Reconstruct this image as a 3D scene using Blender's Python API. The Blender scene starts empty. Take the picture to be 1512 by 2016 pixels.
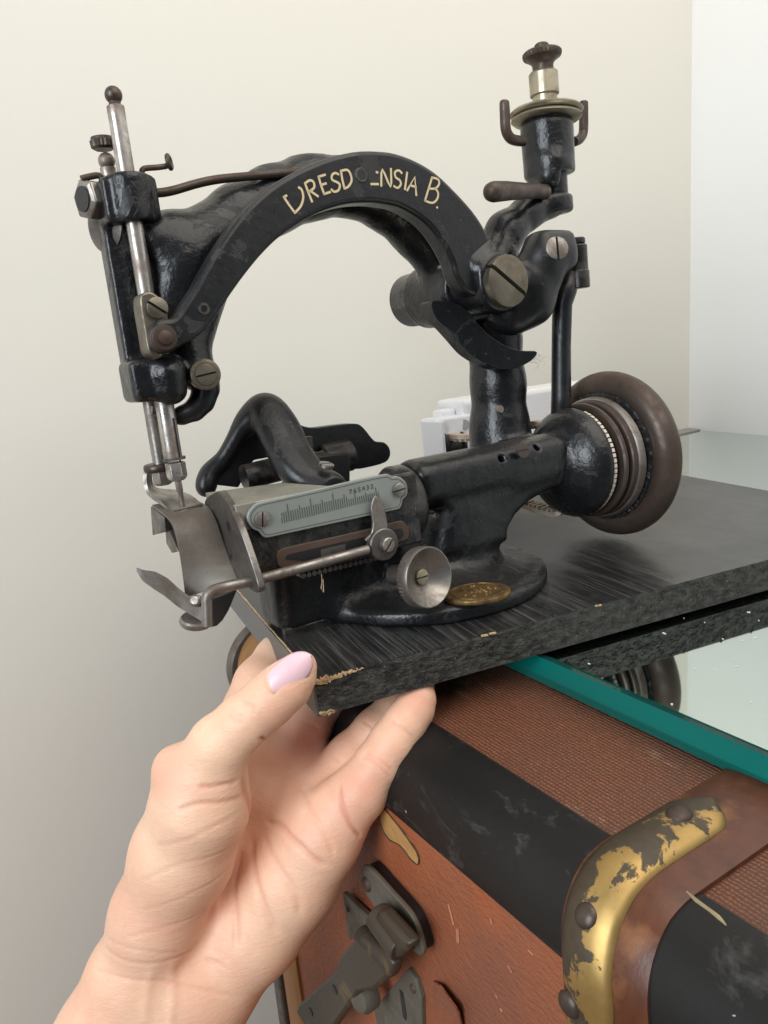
import bpy, bmesh, math, random
import numpy as np
from mathutils import Matrix, Vector
from mathutils.bvhtree import BVHTree
random.seed(7); np.random.seed(7)
S = 0.001                                    # every length below is written in millimetres
scn = bpy.context.scene
COL = scn.collection

# ------------------------------------------------------------------ camera, light, exposure
cam = bpy.data.cameras.new('camera')
cam.sensor_fit = 'VERTICAL'; cam.sensor_height = 36; cam.sensor_width = 27
cam.lens = 27.6786
cam.clip_start = 0.01; cam.clip_end = 60
cam_o = bpy.data.objects.new('camera', cam); COL.objects.link(cam_o)
cam_o.matrix_world = Matrix([[0.8376698, 0.1978605, -0.509078, 0.0], [-0.5395732, 0.1552854, -0.8274946, 0.0], [-0.0846761, 0.9678521, 0.2368381, 0.608], [0, 0, 0, 1]])
scn.camera = cam_o

world = bpy.data.worlds.new('World'); scn.world = world; world.use_nodes = True
wb = world.node_tree.nodes['Background']
wb.inputs[0].default_value = (0.78, 0.88, 1.0, 1); wb.inputs[1].default_value = 0.12

def area(name, loc, target, sx, sy, power, col):
    l = bpy.data.lights.new(name, 'AREA'); l.shape = 'RECTANGLE'; l.size = sx; l.size_y = sy
    l.energy = power; l.color = col
    o = bpy.data.objects.new(name, l); COL.objects.link(o)
    o.location = loc
    o.rotation_euler = (Vector(target) - Vector(loc)).to_track_quat('-Z', 'Y').to_euler()
    return o
# unseen overhead lamp added for the wall's falloff, and daylight from a left window
area('overhead_fill_light', (0.26, -0.08, 1.20), (0.32, 0.42, 0.55), 0.6, 0.8, 4.5, (1.0, 0.935, 0.84))
area('front_window_light', (-0.84, -0.22, 0.92), (0.05, 0.22, 0.42), 0.55, 0.75, 13.2, (0.88, 0.945, 1.0))

scn.view_settings.view_transform = 'Standard'
scn.view_settings.look = 'None'
scn.view_settings.exposure = 0.0
scn.view_settings.gamma = 1.0
scn.cycles.use_denoising = True
scn.cycles.max_bounces = 8
scn.cycles.caustics_reflective = False
scn.cycles.caustics_refractive = False

# ------------------------------------------------------------------ helpers
W_ROOT = Matrix.Identity(4)
M_ROOT = Matrix([[1.0327312, 0.0235231, 0.0013678, 0.094006], [-0.0235611, 1.0316266, 0.0477534, 0.201843], [-0.0002786, -0.0477722, 1.0318947, 0.503695], [0, 0, 0, 1]])                          # frame of the sewing machine (x along its shaft, y away, z up)
B_ROOT = Matrix([[1.0195672, 0.1660388, 0.0016604, 0.094006], [-0.1660471, 1.0195163, 0.0101952, 0.201843], [0.0, -0.0103295, 1.0329484, 0.503695], [0, 0, 0, 1]])                          # frame of the wooden board it is screwed to
H_ROOT = Matrix.Translation((0, 0, 0.608)) @ Matrix.Scale(1.033, 4) @ Matrix.Translation((0, 0, -0.608))   # frame of the hand
FRAMES = {'W': W_ROOT, 'M': M_ROOT, 'B': B_ROOT, 'H': H_ROOT}
ORG = {}

def mesh_obj(name, geo, mat, parent=None, smooth=40, bevel=0, seg=2, off=(0, 0, 0), sub=0):
    v, f = geo[0], geo[1]
    me = bpy.data.meshes.new(name)
    o3 = np.array(ORG.get(parent.name, (0, 0, 0)) if parent else off, float)
    vv = (np.asarray(v, float) - o3) * S
    me.from_pydata(vv.tolist(), [], f)
    me.validate()
    if len(geo) > 2 and geo[2] == 'fix' or True:
        bm = bmesh.new(); bm.from_mesh(me)
        if len(bm.faces) < 60000:
            bmesh.ops.recalc_face_normals(bm, faces=bm.faces)
        bm.to_mesh(me); bm.free()
    if smooth:
        for p in me.polygons: p.use_smooth = True
        if smooth < 180:
            me.set_sharp_from_angle(angle=math.radians(smooth))
    mats = mat if isinstance(mat, (list, tuple)) else [mat]
    for m in mats: me.materials.append(m)
    o = bpy.data.objects.new(name, me); COL.objects.link(o)
    if parent:
        o.parent = parent
        ORG[o.name] = tuple(o3)
    if bevel:
        b = o.modifiers.new('bevel', 'BEVEL'); b.width = bevel * S; b.segments = seg
        b.limit_method = 'ANGLE'; b.angle_limit = math.radians(38); b.use_clamp_overlap = True
    if sub:
        s = o.modifiers.new('sub', 'SUBSURF'); s.levels = sub; s.render_levels = sub
    return o

def tag(o, label=None, cat=None, group=None, kind=None):
    if label: o['label'] = label
    if cat: o['category'] = cat
    if group: o['group'] = group
    if kind: o['kind'] = kind
    return o

def thing(name, label, cat, frame, origin, group=None):
    o = bpy.data.objects.new(name, None); COL.objects.link(o)
    o.empty_display_size = 0.02
    o.matrix_world = FRAMES[frame] @ Matrix.Translation(Vector(origin) * S)
    ORG[o.name] = tuple(origin)
    return tag(o, label, cat, group)

def place(o, frame, origin):
    o.matrix_world = FRAMES[frame] @ Matrix.Translation(Vector(origin) * S)
    return o

def merge(*gs):
    V, Fc, n = [], [], 0
    for g in gs:
        V += [tuple(p) for p in g[0]]
        Fc += [tuple(i + n for i in f) for f in g[1]]
        n += len(g[0])
    return V, Fc

def basis(ax):
    a = Vector(ax).normalized()
    t = Vector((0, 0, 1)) if abs(a.z) < 0.9 else Vector((1, 0, 0))
    u = a.cross(t).normalized(); w = a.cross(u).normalized()
    return a, u, w

def box(c, h, rot=None):
    c = Vector(c); V = []
    for x in (-1, 1):
        for y in (-1, 1):
            for z in (-1, 1):
                p = Vector((x * h[0], y * h[1], z * h[2]))
                if rot: p = rot @ p
                V.append(tuple(c + p))
    return V, [(0, 1, 3, 2), (4, 6, 7, 5), (0, 4, 5, 1), (2, 3, 7, 6), (0, 2, 6, 4), (1, 5, 7, 3)]

def lathe(p0, ax, prof, n=32, knurl=0, kidx=(), a0=0.0):
    """profile of (t along axis, radius); knurl pushes the listed rings in and out"""
    a, u, w = basis(ax); p0 = Vector(p0); V = []; Fc = []
    for k, (t, r) in enumerate(prof):
        for i in range(n):
            an = 2 * math.pi * i / n + a0
            rr = r - (knurl if (k in kidx and i % 2) else 0)
            V.append(tuple(p0 + a * t + (u * math.cos(an) + w * math.sin(an)) * rr))
    for k in range(len(prof) - 1):
        for i in range(n):
            j = (i + 1) % n
            Fc.append((k * n + i, k * n + j, (k + 1) * n + j, (k + 1) * n + i))
    if prof[0][1] > 1e-6: Fc.append(tuple(range(n)))
    if prof[-1][1] > 1e-6: Fc.append(tuple(range((len(prof) - 1) * n, len(prof) * n)))
    return V, Fc

def cyl(p0, p1, r0, r1=None, n=24, ch=0.0):
    r1 = r0 if r1 is None else r1
    d = Vector(p1) - Vector(p0); L = d.length
    if ch:
        prof = [(0, r0 - ch), (ch, r0), (L - ch, r1), (L, r1 - ch)]
    else:
        prof = [(0, r0), (L, r1)]
    return lathe(p0, d, prof, n)

def ball(c, r, n=20):
    prof = [(-r * math.cos(math.pi * k / 12), max(r * math.sin(math.pi * k / 12), 1e-4)) for k in range(13)]
    return lathe(c, (0, 0, 1), prof, n)

def spline(pts, m=6, closed=False):
    P = [np.array(p, float) for p in pts]; out = []; n = len(P)
    rng = range(n if closed else n - 1)
    for i in rng:
        if closed: a, b, c, d = P[i - 1], P[i], P[(i + 1) % n], P[(i + 2) % n]
        else: a, b, c, d = P[max(i - 1, 0)], P[i], P[i + 1], P[min(i + 2, n - 1)]
        for k in range(m):
            t = k / m
            out.append(0.5 * ((2 * b) + (c - a) * t + (2 * a - 5 * b + 4 * c - d) * t * t + (3 * b - a - 3 * c + d) * t ** 3))
    if not closed: out.append(P[-1])
    return [tuple(float(x) for x in p) for p in out]

def tube(pts, r, n=14, cap=True, flat=None):
    """swept tube; r is a number or a list; flat=(scale along normal)"""
    P = [Vector(p) for p in pts]; m = len(P)
    R = [r] * m if not isinstance(r, (list, tuple)) else list(r)
    if len(R) != m:
        xs = np.linspace(0, 1, len(R)); R = list(np.interp(np.linspace(0, 1, m), xs, R))
    V = []; Fc = []
    t0 = (P[1] - P[0]).normalized(); a, u, w = basis(t0)
    for i in range(m):
        t = (P[min(i + 1, m - 1)] - P[max(i - 1, 0)]).normalized()
        u = (u - t * u.dot(t)).normalized(); w = t.cross(u)
        for k in range(n):
            an = 2 * math.pi * k / n
            V.append(tuple(P[i] + (u * math.cos(an) + w * math.sin(an)) * R[i]))
    for i in range(m - 1):
        for k in range(n):
            j = (k + 1) % n
            Fc.append((i * n + k, i * n + j, (i + 1) * n + j, (i + 1) * n + k))
    if cap:
        Fc.append(tuple(range(n))); Fc.append(tuple(range((m - 1) * n, m * n)))
    return V, Fc

def prism(pts, d):
    n = len(pts); d = np.array(d, float)
    V = [tuple(p) for p in pts] + [tuple(np.array(p, float) + d) for p in pts]
    Fc = [tuple(range(n)), tuple(range(2 * n - 1, n - 1, -1))]
    for i in range(n):
        j = (i + 1) % n
        Fc.append((i, j, n + j, n + i))
    return V, Fc

def ring(c, ax, r0, r1, h, n=40):
    """flat washer / annulus of thickness h"""
    return torusish(c, ax, [(0, r0), (0, r1), (h, r1), (h, r0)], n)

def torusish(c, ax, prof, n=48):
    a, u, w = basis(ax); c = Vector(c); V = []; Fc = []; m = len(prof)
    for k, (t, r) in enumerate(prof):
        for i in range(n):
            an = 2 * math.pi * i / n
            V.append(tuple(c + a * t + (u * math.cos(an) + w * math.sin(an)) * r))
    for k in range(m):
        k2 = (k + 1) % m
        for i in range(n):
            j = (i + 1) % n
            Fc.append((k * n + i, k * n + j, k2 * n + j, k2 * n + i))
    return V, Fc

def strokes(lines, width, dvec, thick):
    """pen strokes (lists of 3-D points lying in a plane with normal dvec) as thin raised ribbons"""
    out = []; nrm = Vector(dvec).normalized()
    for L in lines:
        P = [Vector(p) for p in L]; V = []; m = len(P)
        for i in range(m):
            t = (P[min(i + 1, m - 1)] - P[max(i - 1, 0)])
            t = t.normalized() if t.length > 1e-9 else Vector((1, 0, 0))
            s = t.cross(nrm).normalized() * width / 2
            e = Vector((0, 0, 0))
            if i == 0: e = -t * width * 0.3
            if i == m - 1: e = t * width * 0.3
            V += [P[i] + e - s, P[i] + e + s, P[i] + e + s + nrm * thick, P[i] + e - s + nrm * thick]
        Fc = []
        for i in range(m - 1):
            for k in range(4):
                j = (k + 1) % 4
                Fc.append((i * 4 + k, i * 4 + j, (i + 1) * 4 + j, (i + 1) * 4 + k))
        Fc += [(0, 1, 2, 3), tuple((m - 1) * 4 + k for k in (3, 2, 1, 0))]
        out.append(([tuple(v) for v in V], Fc))
    return merge(*out)

def screw(name, c, ax, r, h, parent, mat, slot_dir, slotw=0.22, dome=0.15):
    """slotted screw head: two half discs with a real groove between them"""
    a = Vector(ax).normalized(); sd = Vector(slot_dir); sd = (sd - a * sd.dot(a)).normalized(); t = a.cross(sd)
    c = Vector(c); w = r * slotw / 2; gs = []
    for sgn in (-1, 1):
        a0 = math.asin(w / r); pts = []
        for k in range(15):
            an = a0 + (math.pi - 2 * a0) * k / 14
            pts.append((math.cos(an) * r, math.sin(an) * r * sgn))
        ins = []
        for (x, y) in pts:
            f = 0.86; yy = sgn * max(abs(y) * f, w); ins.append((x * f, yy))
        lo = [c + sd * x + t * y for x, y in pts]
        mid = [p + a * h * (1 - dome) for p in lo]
        top = [c + sd * x + t * y + a * h for x, y in ins]
        n = len(pts); V = [tuple(p) for p in lo + mid + top]; Fc = [tuple(range(2 * n, 3 * n))]
        for q in (0, 1):
            for i in range(n):
                j = (i + 1) % n
                Fc.append((q * n + i, q * n + j, (q + 1) * n + j, (q + 1) * n + i))
        gs.append((V, Fc))
    nf = sum(len(g[1]) for g in gs)
    gs.append(cyl(c - a * 0.2, c + a * h * 0.35, r * 0.97, n=28))
    o = mesh_obj(name, merge(*gs), [mat, MAT['black']], parent, smooth=35)
    for p in o.data.polygons:
        if p.index >= nf: p.material_index = 1  # slot floor coloured black, standing in for the shade in the groove
    return o

# ---- distance fields, for castings and for the hand
class Field:
    def __init__(self, lo, hi, h):
        self.lo = np.array(lo, float); self.h = h
        self.n = np.ceil((np.array(hi, float) - self.lo) / h).astype(int) + 1
        self.d = np.full(tuple(self.n), 1e3, np.float32)
    def _sl(self, lo, hi):
        i0 = np.clip(np.floor((np.array(lo) - self.lo) / self.h).astype(int), 0, self.n - 1)
        i1 = np.clip(np.ceil((np.array(hi) - self.lo) / self.h).astype(int) + 1, 1, self.n)
        ax = [(self.lo[k] + self.h * np.arange(i0[k], i1[k])).astype(np.float32) for k in range(3)]
        return tuple(slice(i0[k], i1[k]) for k in range(3)), np.meshgrid(*ax, indexing='ij', sparse=True)
    def put(self, fn, lo, hi, k, sub=False):
        m = max(k, 1) + 4
        sl, P = self._sl(np.array(lo, float) - m, np.array(hi, float) + m)
        e = fn(P).astype(np.float32); d = self.d[sl]
        if sub:
            self.d[sl] = -Field.smin(-d, e, k)
        else:
            self.d[sl] = Field.smin(d, e, k)
    @staticmethod
    def smin(a, b, k):
        if k <= 0: return np.minimum(a, b)
        h = np.clip(0.5 + 0.5 * (b - a) / k, 0, 1)
        return b * (1 - h) + a * h - k * h * (1 - h)
    def cone(self, a, b, ra, rb=None, k=3, sub=False):
        rb = ra if rb is None else rb
        a = np.array(a, float); b = np.array(b, float); ba = b - a; L2 = float(ba @ ba) + 1e-9; R = max(ra, rb)
        def fn(P):
            x, y, z = P[0] - a[0], P[1] - a[1], P[2] - a[2]
            t = np.clip((x * ba[0] + y * ba[1] + z * ba[2]) / L2, 0, 1)
            return np.sqrt((x - t * ba[0]) ** 2 + (y - t * ba[1]) ** 2 + (z - t * ba[2]) ** 2) - (ra + (rb - ra) * t)
        self.put(fn, np.minimum(a, b) - R, np.maximum(a, b) + R, k, sub)
    def path(self, pr, k=3):
        for (a, ra), (b, rb) in zip(pr[:-1], pr[1:]): self.cone(a, b, ra, rb, k)
    def box(self, c, h, r=1, k=3, R=None, sub=False):
        c = np.array(c, float); h = np.array(h, float)
        def fn(P):
            q = [P[0] - c[0], P[1] - c[1], P[2] - c[2]]
            if R is not None: q = [q[0] * R[0][j] + q[1] * R[1][j] + q[2] * R[2][j] for j in range(3)]
            q = [np.abs(q[j]) - (h[j] - r) for j in range(3)]
            o = np.sqrt(np.maximum(q[0], 0) ** 2 + np.maximum(q[1], 0) ** 2 + np.maximum(q[2], 0) ** 2)
            return o + np.minimum(np.maximum(q[0], np.maximum(q[1], q[2])), 0) - r
        e = float(np.linalg.norm(h)) if R is not None else h
        self.put(fn, c - e, c + e, k, sub)
    def cyl(self, a, b, R, r=1, k=3, sub=False):
        a = np.array(a, float); b = np.array(b, float); ba = b - a; L = float(np.linalg.norm(ba)); u = ba / L
        def fn(P):
            x, y, z = P[0] - a[0], P[1] - a[1], P[2] - a[2]
            t = x * u[0] + y * u[1] + z * u[2]
            rad = np.sqrt(np.maximum(x * x + y * y + z * z - t * t, 0))
            q0 = rad - (R - r); q1 = np.abs(t - L / 2) - (L / 2 - r)
            return np.sqrt(np.maximum(q0, 0) ** 2 + np.maximum(q1, 0) ** 2) + np.minimum(np.maximum(q0, q1), 0) - r
        self.put(fn, np.minimum(a, b) - R, np.maximum(a, b) + R, k, sub)
    def ell(self, c, h, k=3, R=None, sub=False):
        c = np.array(c, float); h = np.array(h, float)
        def fn(P):
            q = [P[0] - c[0], P[1] - c[1], P[2] - c[2]]
            if R is not None: q = [q[0] * R[0][j] + q[1] * R[1][j] + q[2] * R[2][j] for j in range(3)]
            k0 = np.sqrt(sum((q[j] / h[j]) ** 2 for j in range(3)))
            k1 = np.sqrt(sum((q[j] / h[j] ** 2) ** 2 for j in range(3))) + 1e-9
            return k0 * (k0 - 1) / k1
        e = float(max(h)); self.put(fn, c - e, c + e, k, sub)
    def poly(self, pts, y0, y1, r, k):
        """plate with an x-z outline, from y0 to y1, edges rounded by r"""
        Q = np.array([(p[0], p[2]) for p in pts], float); n = len(Q); c = (y0 + y1) / 2; hy = (y1 - y0) / 2 - r
        def fn(P):
            x, y, z = P; d = np.full(np.broadcast_shapes(x.shape, z.shape), 1e9); s = np.ones(d.shape)
            for i in range(n):
                a, b = Q[i], Q[i - 1]; e = b - a; wx = x - a[0]; wz = z - a[1]
                t = np.clip((wx * e[0] + wz * e[1]) / (e @ e), 0, 1)
                d = np.minimum(d, (wx - e[0] * t) ** 2 + (wz - e[1] * t) ** 2)
                c1 = z >= a[1]; c2 = z < b[1]; c3 = e[0] * wz > e[1] * wx
                s = np.where((c1 & c2 & c3) | (~c1 & ~c2 & ~c3), -s, s)
            q = s * np.sqrt(d) + r; v = np.abs(y - c) - hy
            return np.sqrt(np.maximum(q, 0) ** 2 + np.maximum(v, 0) ** 2) + np.minimum(np.maximum(q, v), 0) - r
        lo = (Q[:, 0].min(), y0, Q[:, 1].min()); hi = (Q[:, 0].max(), y1, Q[:, 1].max())
        self.put(fn, lo, hi, k)
    def mesh(self):
        import openvdb
        g = openvdb.FloatGrid(1e3); g.copyFromArray(np.ascontiguousarray(self.d))
        p, q = g.convertToQuads(0.0)
        return (np.asarray(p) * self.h + self.lo), [tuple(int(i) for i in f) for f in q]

# ------------------------------------------------------------------ materials
class N:
    def __init__(self, name):
        self.m = bpy.data.materials.new(name); self.m.use_nodes = True
        self.t = self.m.node_tree; self.b = self.t.nodes['Principled BSDF']
        self.tc = self.t.nodes.new('ShaderNodeTexCoord')
    def n(self, typ, **kw):
        x = self.t.nodes.new('ShaderNode' + typ)
        for k, v in kw.items():
            if k in x.inputs: self.set(x.inputs[k], v)
            else: setattr(x, k, v)
        return x
    def set(self, inp, v):
        if isinstance(v, bpy.types.NodeSocket): self.t.links.new(v, inp)
        else: inp.default_value = v
    def P(self, **kw):
        names = dict(col='Base Color', rough='Roughness', metal='Metallic', spec='Specular IOR Level', normal='Normal',
                     coat='Coat Weight', sss='Subsurface Weight', ior='IOR', trans='Transmission Weight')
        for k, v in kw.items():
            if k in ('col',) and isinstance(v, tuple) and len(v) == 3: v = v + (1,)
            self.set(self.b.inputs[names[k]], v)
        return self
    def pos(self, scale=(1, 1, 1), rot=(0, 0, 0)):
        mp = self.n('Mapping'); self.set(mp.inputs['Vector'], self.tc.outputs['Object'])
        mp.inputs['Scale'].default_value = scale; mp.inputs['Rotation'].default_value = rot
        return mp.outputs[0]
    def noise(self, scale, detail=4, rough=0.55, vec=None, dist=0.0):
        x = self.n('TexNoise'); x.inputs['Scale'].default_value = scale; x.inputs['Detail'].default_value = detail
        x.inputs['Roughness'].default_value = rough; x.inputs['Distortion'].default_value = dist
        self.set(x.inputs['Vector'], vec or self.tc.outputs['Object'])
        return x.outputs['Fac']
    def vor(self, scale, feat='F1', vec=None):
        x = self.n('TexVoronoi'); x.feature = feat; x.inputs['Scale'].default_value = scale
        self.set(x.inputs['Vector'], vec or self.tc.outputs['Object'])
        return x.outputs['Distance']
    def ramp(self, fac, *stops, const=False):
        r = self.n('ValToRGB'); e = r.color_ramp.elements
        if const: r.color_ramp.interpolation = 'CONSTANT'
        while len(e) < len(stops): e.new(0.5)
        for k, (p, c) in enumerate(stops):
            e[k].position = p
            e[k].color = (c, c, c, 1) if not isinstance(c, tuple) else c + (1,)
        self.set(r.inputs[0], fac)
        return r.outputs[0]
    def mix(self, fac, a, b):
        x = self.n('Mix'); x.data_type = 'RGBA'
        self.set(x.inputs[0], fac)
        for i, v in ((6, a), (7, b)):
            if isinstance(v, tuple): v = v + (1,)
            self.set(x.inputs[i], v)
        return x.outputs[2]
    def math(self, op, a, b=0.5):
        x = self.n('Math'); x.operation = op; self.set(x.inputs[0], a); self.set(x.inputs[1], b)
        return x.outputs[0]
    def bump(self, h, strength=0.3, dist=0.0005, normal=None):
        x = self.n('Bump'); x.inputs['Strength'].default_value = strength; x.inputs['Distance'].default_value = dist
        self.set(x.inputs['Height'], h)
        if normal is not None: self.set(x.inputs['Normal'], normal)
        return x.outputs[0]

def enamel(name, base=(0.0075, 0.008, 0.0095), chip=(0.028, 0.0275, 0.0275), dust=0.28, peel=1.0, rough=0.3):
    k = N(name)
    ch = k.ramp(k.noise(62, 5, 0.62, dist=0.6), (0.60, 0.0), (0.615, 1.0))
    fine = k.ramp(k.noise(900, 2, 0.5), (0.66, 0.0), (0.72, 1.0))
    geo = k.n('NewGeometry'); up = k.n('SeparateXYZ'); k.set(up.inputs[0], geo.outputs['Normal'])
    du = k.math('MULTIPLY', k.ramp(up.outputs['Z'], (0.45, 0.0), (1.0, 1.0)), k.math('MULTIPLY', k.noise(130, 5, 0.7), dust))
    col = k.mix(k.math('MULTIPLY', ch, 0.5), base, chip)
    col = k.mix(k.math('MULTIPLY', fine, 0.25), col, (0.06, 0.058, 0.055))
    col = k.mix(du, col, (0.14, 0.13, 0.115))
    rg = k.math('ADD', k.math('MULTIPLY', ch, 0.2), k.math('ADD', k.math('MULTIPLY', k.noise(170, 3), 0.22), rough - 0.11))
    b1 = k.bump(k.noise(260, 3, 0.6), 0.42 * peel, 0.0008)
    b2 = k.bump(k.noise(75, 2, 0.5), 0.06 * peel, 0.0014, b1)
    b3 = k.bump(k.math('SUBTRACT', 1.0, ch), 0.5, 0.00012, b2)
    wear = k.math('MULTIPLY', k.ramp(geo.outputs['Pointiness'], (0.525, 0.0), (0.60, 1.0)), k.ramp(k.noise(180, 4, 0.7), (0.42, 0.0), (0.6, 1.0)))
    col = k.mix(k.math('MULTIPLY', wear, 0.8), col, (0.085, 0.072, 0.062))
    spots = k.ramp(k.noise(330, 2, 0.5), (0.74, 0.0), (0.76, 1.0))
    col = k.mix(k.math('MULTIPLY', spots, 0.5), col, (0.10, 0.075, 0.055))
    k.P(col=col, rough=rg, normal=b3, spec=0.45)
    return k.m

def metal(name, col, dark, rough=0.3, stain=0.5, sc=90, met=0.9, bump=0.15, lo=0.42, hi=0.62):
    k = N(name)
    f = k.ramp(k.noise(sc, 6, 0.65, dist=0.4), (lo, 0.0), (hi, 1.0))
    pits = k.ramp(k.noise(1400, 3, 0.6), (0.6, 0.0), (0.7, 1.0))
    c = k.mix(k.math('MULTIPLY', f, stain), col, dark)
    c = k.mix(k.math('MULTIPLY', pits, 0.35), c, tuple(x * 0.35 for x in dark))
    rg = k.math('ADD', k.math('MULTIPLY', f, 0.25), k.math('ADD', k.math('MULTIPLY', k.noise(400, 3), 0.15), rough - 0.07))
    k.P(col=c, metal=k.math('SUBTRACT', met, k.math('MULTIPLY', f, 0.35 * stain)), rough=rg, normal=k.bump(k.noise(700, 4, 0.6), bump, 0.0002))
    return k.m

def plain(name, col, rough=0.5, var=0.15, sc=120, met=0.0, bump=0.1, bd=0.0003, bs=500):
    k = N(name)
    c = k.mix(k.noise(sc, 5, 0.6), tuple(x * (1 - var) for x in col), tuple(min(1, x * (1 + var)) for x in col))
    k.P(col=c, rough=rough, metal=met, normal=k.bump(k.noise(bs, 3), bump, bd))
    return k.m

MAT = {}
MAT['enamel'] = enamel('black_enamel', chip=(0.018, 0.018, 0.019))
MAT['enamel_rough'] = enamel('black_enamel_cast', chip=(0.016, 0.016, 0.017), dust=0.22, peel=1.2, rough=0.30)
MAT['enamel_flat'] = enamel('black_enamel_smooth', chip=(0.03, 0.03, 0.031), dust=0.25, peel=0.5, rough=0.36)
MAT['steel'] = metal('bare_steel', (0.52, 0.49, 0.46), (0.15, 0.105, 0.08), 0.24, 0.8, lo=0.40, hi=0.58)
MAT['steel_worn'] = metal('worn_steel', (0.33, 0.305, 0.28), (0.10, 0.072, 0.055), 0.33, 0.8)
MAT['steel_dark'] = metal('dark_steel', (0.19, 0.177, 0.165), (0.065, 0.047, 0.038), 0.38, 0.75)
MAT['nickel'] = metal('yellowed_nickel', (0.40, 0.36, 0.275), (0.17, 0.13, 0.075), 0.32, 0.65)
MAT['bronze'] = metal('aged_bronze_steel', (0.215, 0.19, 0.15), (0.10, 0.08, 0.055), 0.34, 0.7, sc=70)
MAT['iron'] = metal('brown_iron', (0.085, 0.064, 0.053), (0.05, 0.027, 0.018), 0.38, 0.9, sc=85, met=0.6, bump=0.35)
MAT['rod'] = metal('brown_wire', (0.075, 0.054, 0.045), (0.05, 0.03, 0.022), 0.38, 0.7, met=0.7)
MAT['brass'] = metal('brass', (0.33, 0.21, 0.075), (0.075, 0.042, 0.018), 0.40, 0.95, sc=140, lo=0.35, hi=0.6)
MAT['scale'] = plain('scale_plate_metal', (0.27, 0.29, 0.27), 0.5, 0.12, 140, 0.35)
MAT['mark'] = plain('engraved_marks', (0.06, 0.063, 0.055), 0.6)
MAT['gold'] = plain('gold_lettering', (0.62, 0.50, 0.30), 0.5, 0.2, 600)
MAT['black'] = plain('black_paint_and_shade', (0.012, 0.012, 0.013), 0.45)  # black parts, and shade painted into holes, recesses and screw slots
MAT['white'] = plain('white_plastic', (0.80, 0.80, 0.82), 0.35, 0.03)
MAT['plate_worn'] = metal('stained_plate_metal', (0.20, 0.185, 0.165), (0.105, 0.08, 0.062), 0.46, 0.8, sc=50, met=0.65, lo=0.35, hi=0.65)
MAT['rust_brown'] = plain('brown_groove', (0.075, 0.045, 0.032), 0.6, 0.3)
MAT['dustm'] = plain('dust', (0.7, 0.69, 0.66), 0.9)

# belt: white rubber stained with rust
k = N('stained_belt')
k.P(col=k.mix(k.ramp(k.noise(60, 5), (0.42, 0.0), (0.66, 1.0)), (0.70, 0.62, 0.52), (0.28, 0.14, 0.07)), rough=0.7); MAT['belt'] = k.m

# painted plaster wall
k = N('painted_plaster')
nb = k.bump(k.noise(210, 3, 0.55), 0.10, 0.0012); nb = k.bump(k.noise(9, 3, 0.5), 0.08, 0.004, nb)
k.P(col=k.mix(k.noise(2.0, 3), (0.745, 0.718, 0.645), (0.77, 0.743, 0.67)), rough=0.62, spec=0.35, normal=nb); MAT['wall'] = k.m
k = N('white_plaster')
k.P(col=(0.86, 0.86, 0.85), rough=0.7, normal=k.bump(k.noise(160, 3, 0.5), 0.08, 0.002)); MAT['wall_white'] = k.m

# lacquered board: dark veneer with grain running across it (local y of the board)
k = N('black_lacquered_veneer')
g1 = k.noise(1.0, 5, 0.65, k.pos((420, 9, 420))); g2 = k.noise(1.0, 3, 0.6, k.pos((1300, 28, 1300)))
st = k.ramp(k.math('ADD', k.math('MULTIPLY', g1, 0.4), k.math('MULTIPLY', g2, 0.6)), (0.49, 0.0), (0.64, 1.0))
du = k.noise(30, 5, 0.7)
c = k.mix(st, (0.014, 0.014, 0.015), (0.08, 0.078, 0.075))
c = k.mix(k.math('MULTIPLY', k.ramp(du, (0.45, 0.0), (0.75, 1.0)), 0.4), c, (0.12, 0.115, 0.105))
k.P(col=c, rough=k.math('ADD', k.math('MULTIPLY', st, 0.16), 0.30), spec=0.75, normal=k.bump(g2, 0.25, 0.0003)); MAT['veneer'] = k.m
k = N('black_chipboard_edge')
v1 = k.noise(1.0, 4, 0.7, k.pos((170, 300, 420))); v2 = k.vor(420)
c = k.mix(k.ramp(v1, (0.40, 0.0), (0.68, 1.0)), (0.014, 0.014, 0.0125), (0.075, 0.073, 0.064))
c = k.mix(k.ramp(k.noise(520, 3, 0.6), (0.68, 0.0), (0.74, 1.0)), c, (0.20, 0.185, 0.16))
nb = k.bump(v1, 0.9, 0.0012); nb = k.bump(v2, 0.6, 0.0007, nb)
k.P(col=c, rough=0.55, normal=nb); MAT['chip'] = k.m
MAT['laminate'] = plain('grey_edge_band', (0.115, 0.112, 0.108), 0.45, 0.05)
MAT['rawwood'] = plain('bare_chipboard', (0.55, 0.37, 0.20), 0.8, 0.45, 600, bump=0.8, bd=0.001)

# trunk coverings
k = N('brown_vulcan_fibre')
cross = k.n('TexBrick'); cross.inputs['Scale'].default_value = 330; cross.inputs['Mortar Size'].default_value = 0.09
cross.inputs['Color1'].default_value = (1, 1, 1, 1); cross.inputs['Color2'].default_value = (0.75, 0.75, 0.75, 1); cross.inputs['Mortar'].default_value = (0, 0, 0, 1)
k.set(cross.inputs['Vector'], k.pos((1, 1, 1), (0, 0, 1.5708)))
wv = k.noise(1.0, 2, 0.5, k.pos((500, 900, 900)))
c = k.mix(k.ramp(k.noise(22, 6, 0.65), (0.35, 0.0), (0.65, 1.0)), (0.35, 0.098, 0.037), (0.44, 0.135, 0.052))
c = k.mix(k.math('MULTIPLY', k.ramp(k.noise(11, 4, 0.6), (0.45, 0.0), (0.68, 1.0)), 0.75), c, (0.17, 0.07, 0.048))
c = k.mix(k.ramp(k.noise(420, 2, 0.5), (0.76, 0.0), (0.80, 1.0)), c, (0.45, 0.30, 0.22))
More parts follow.
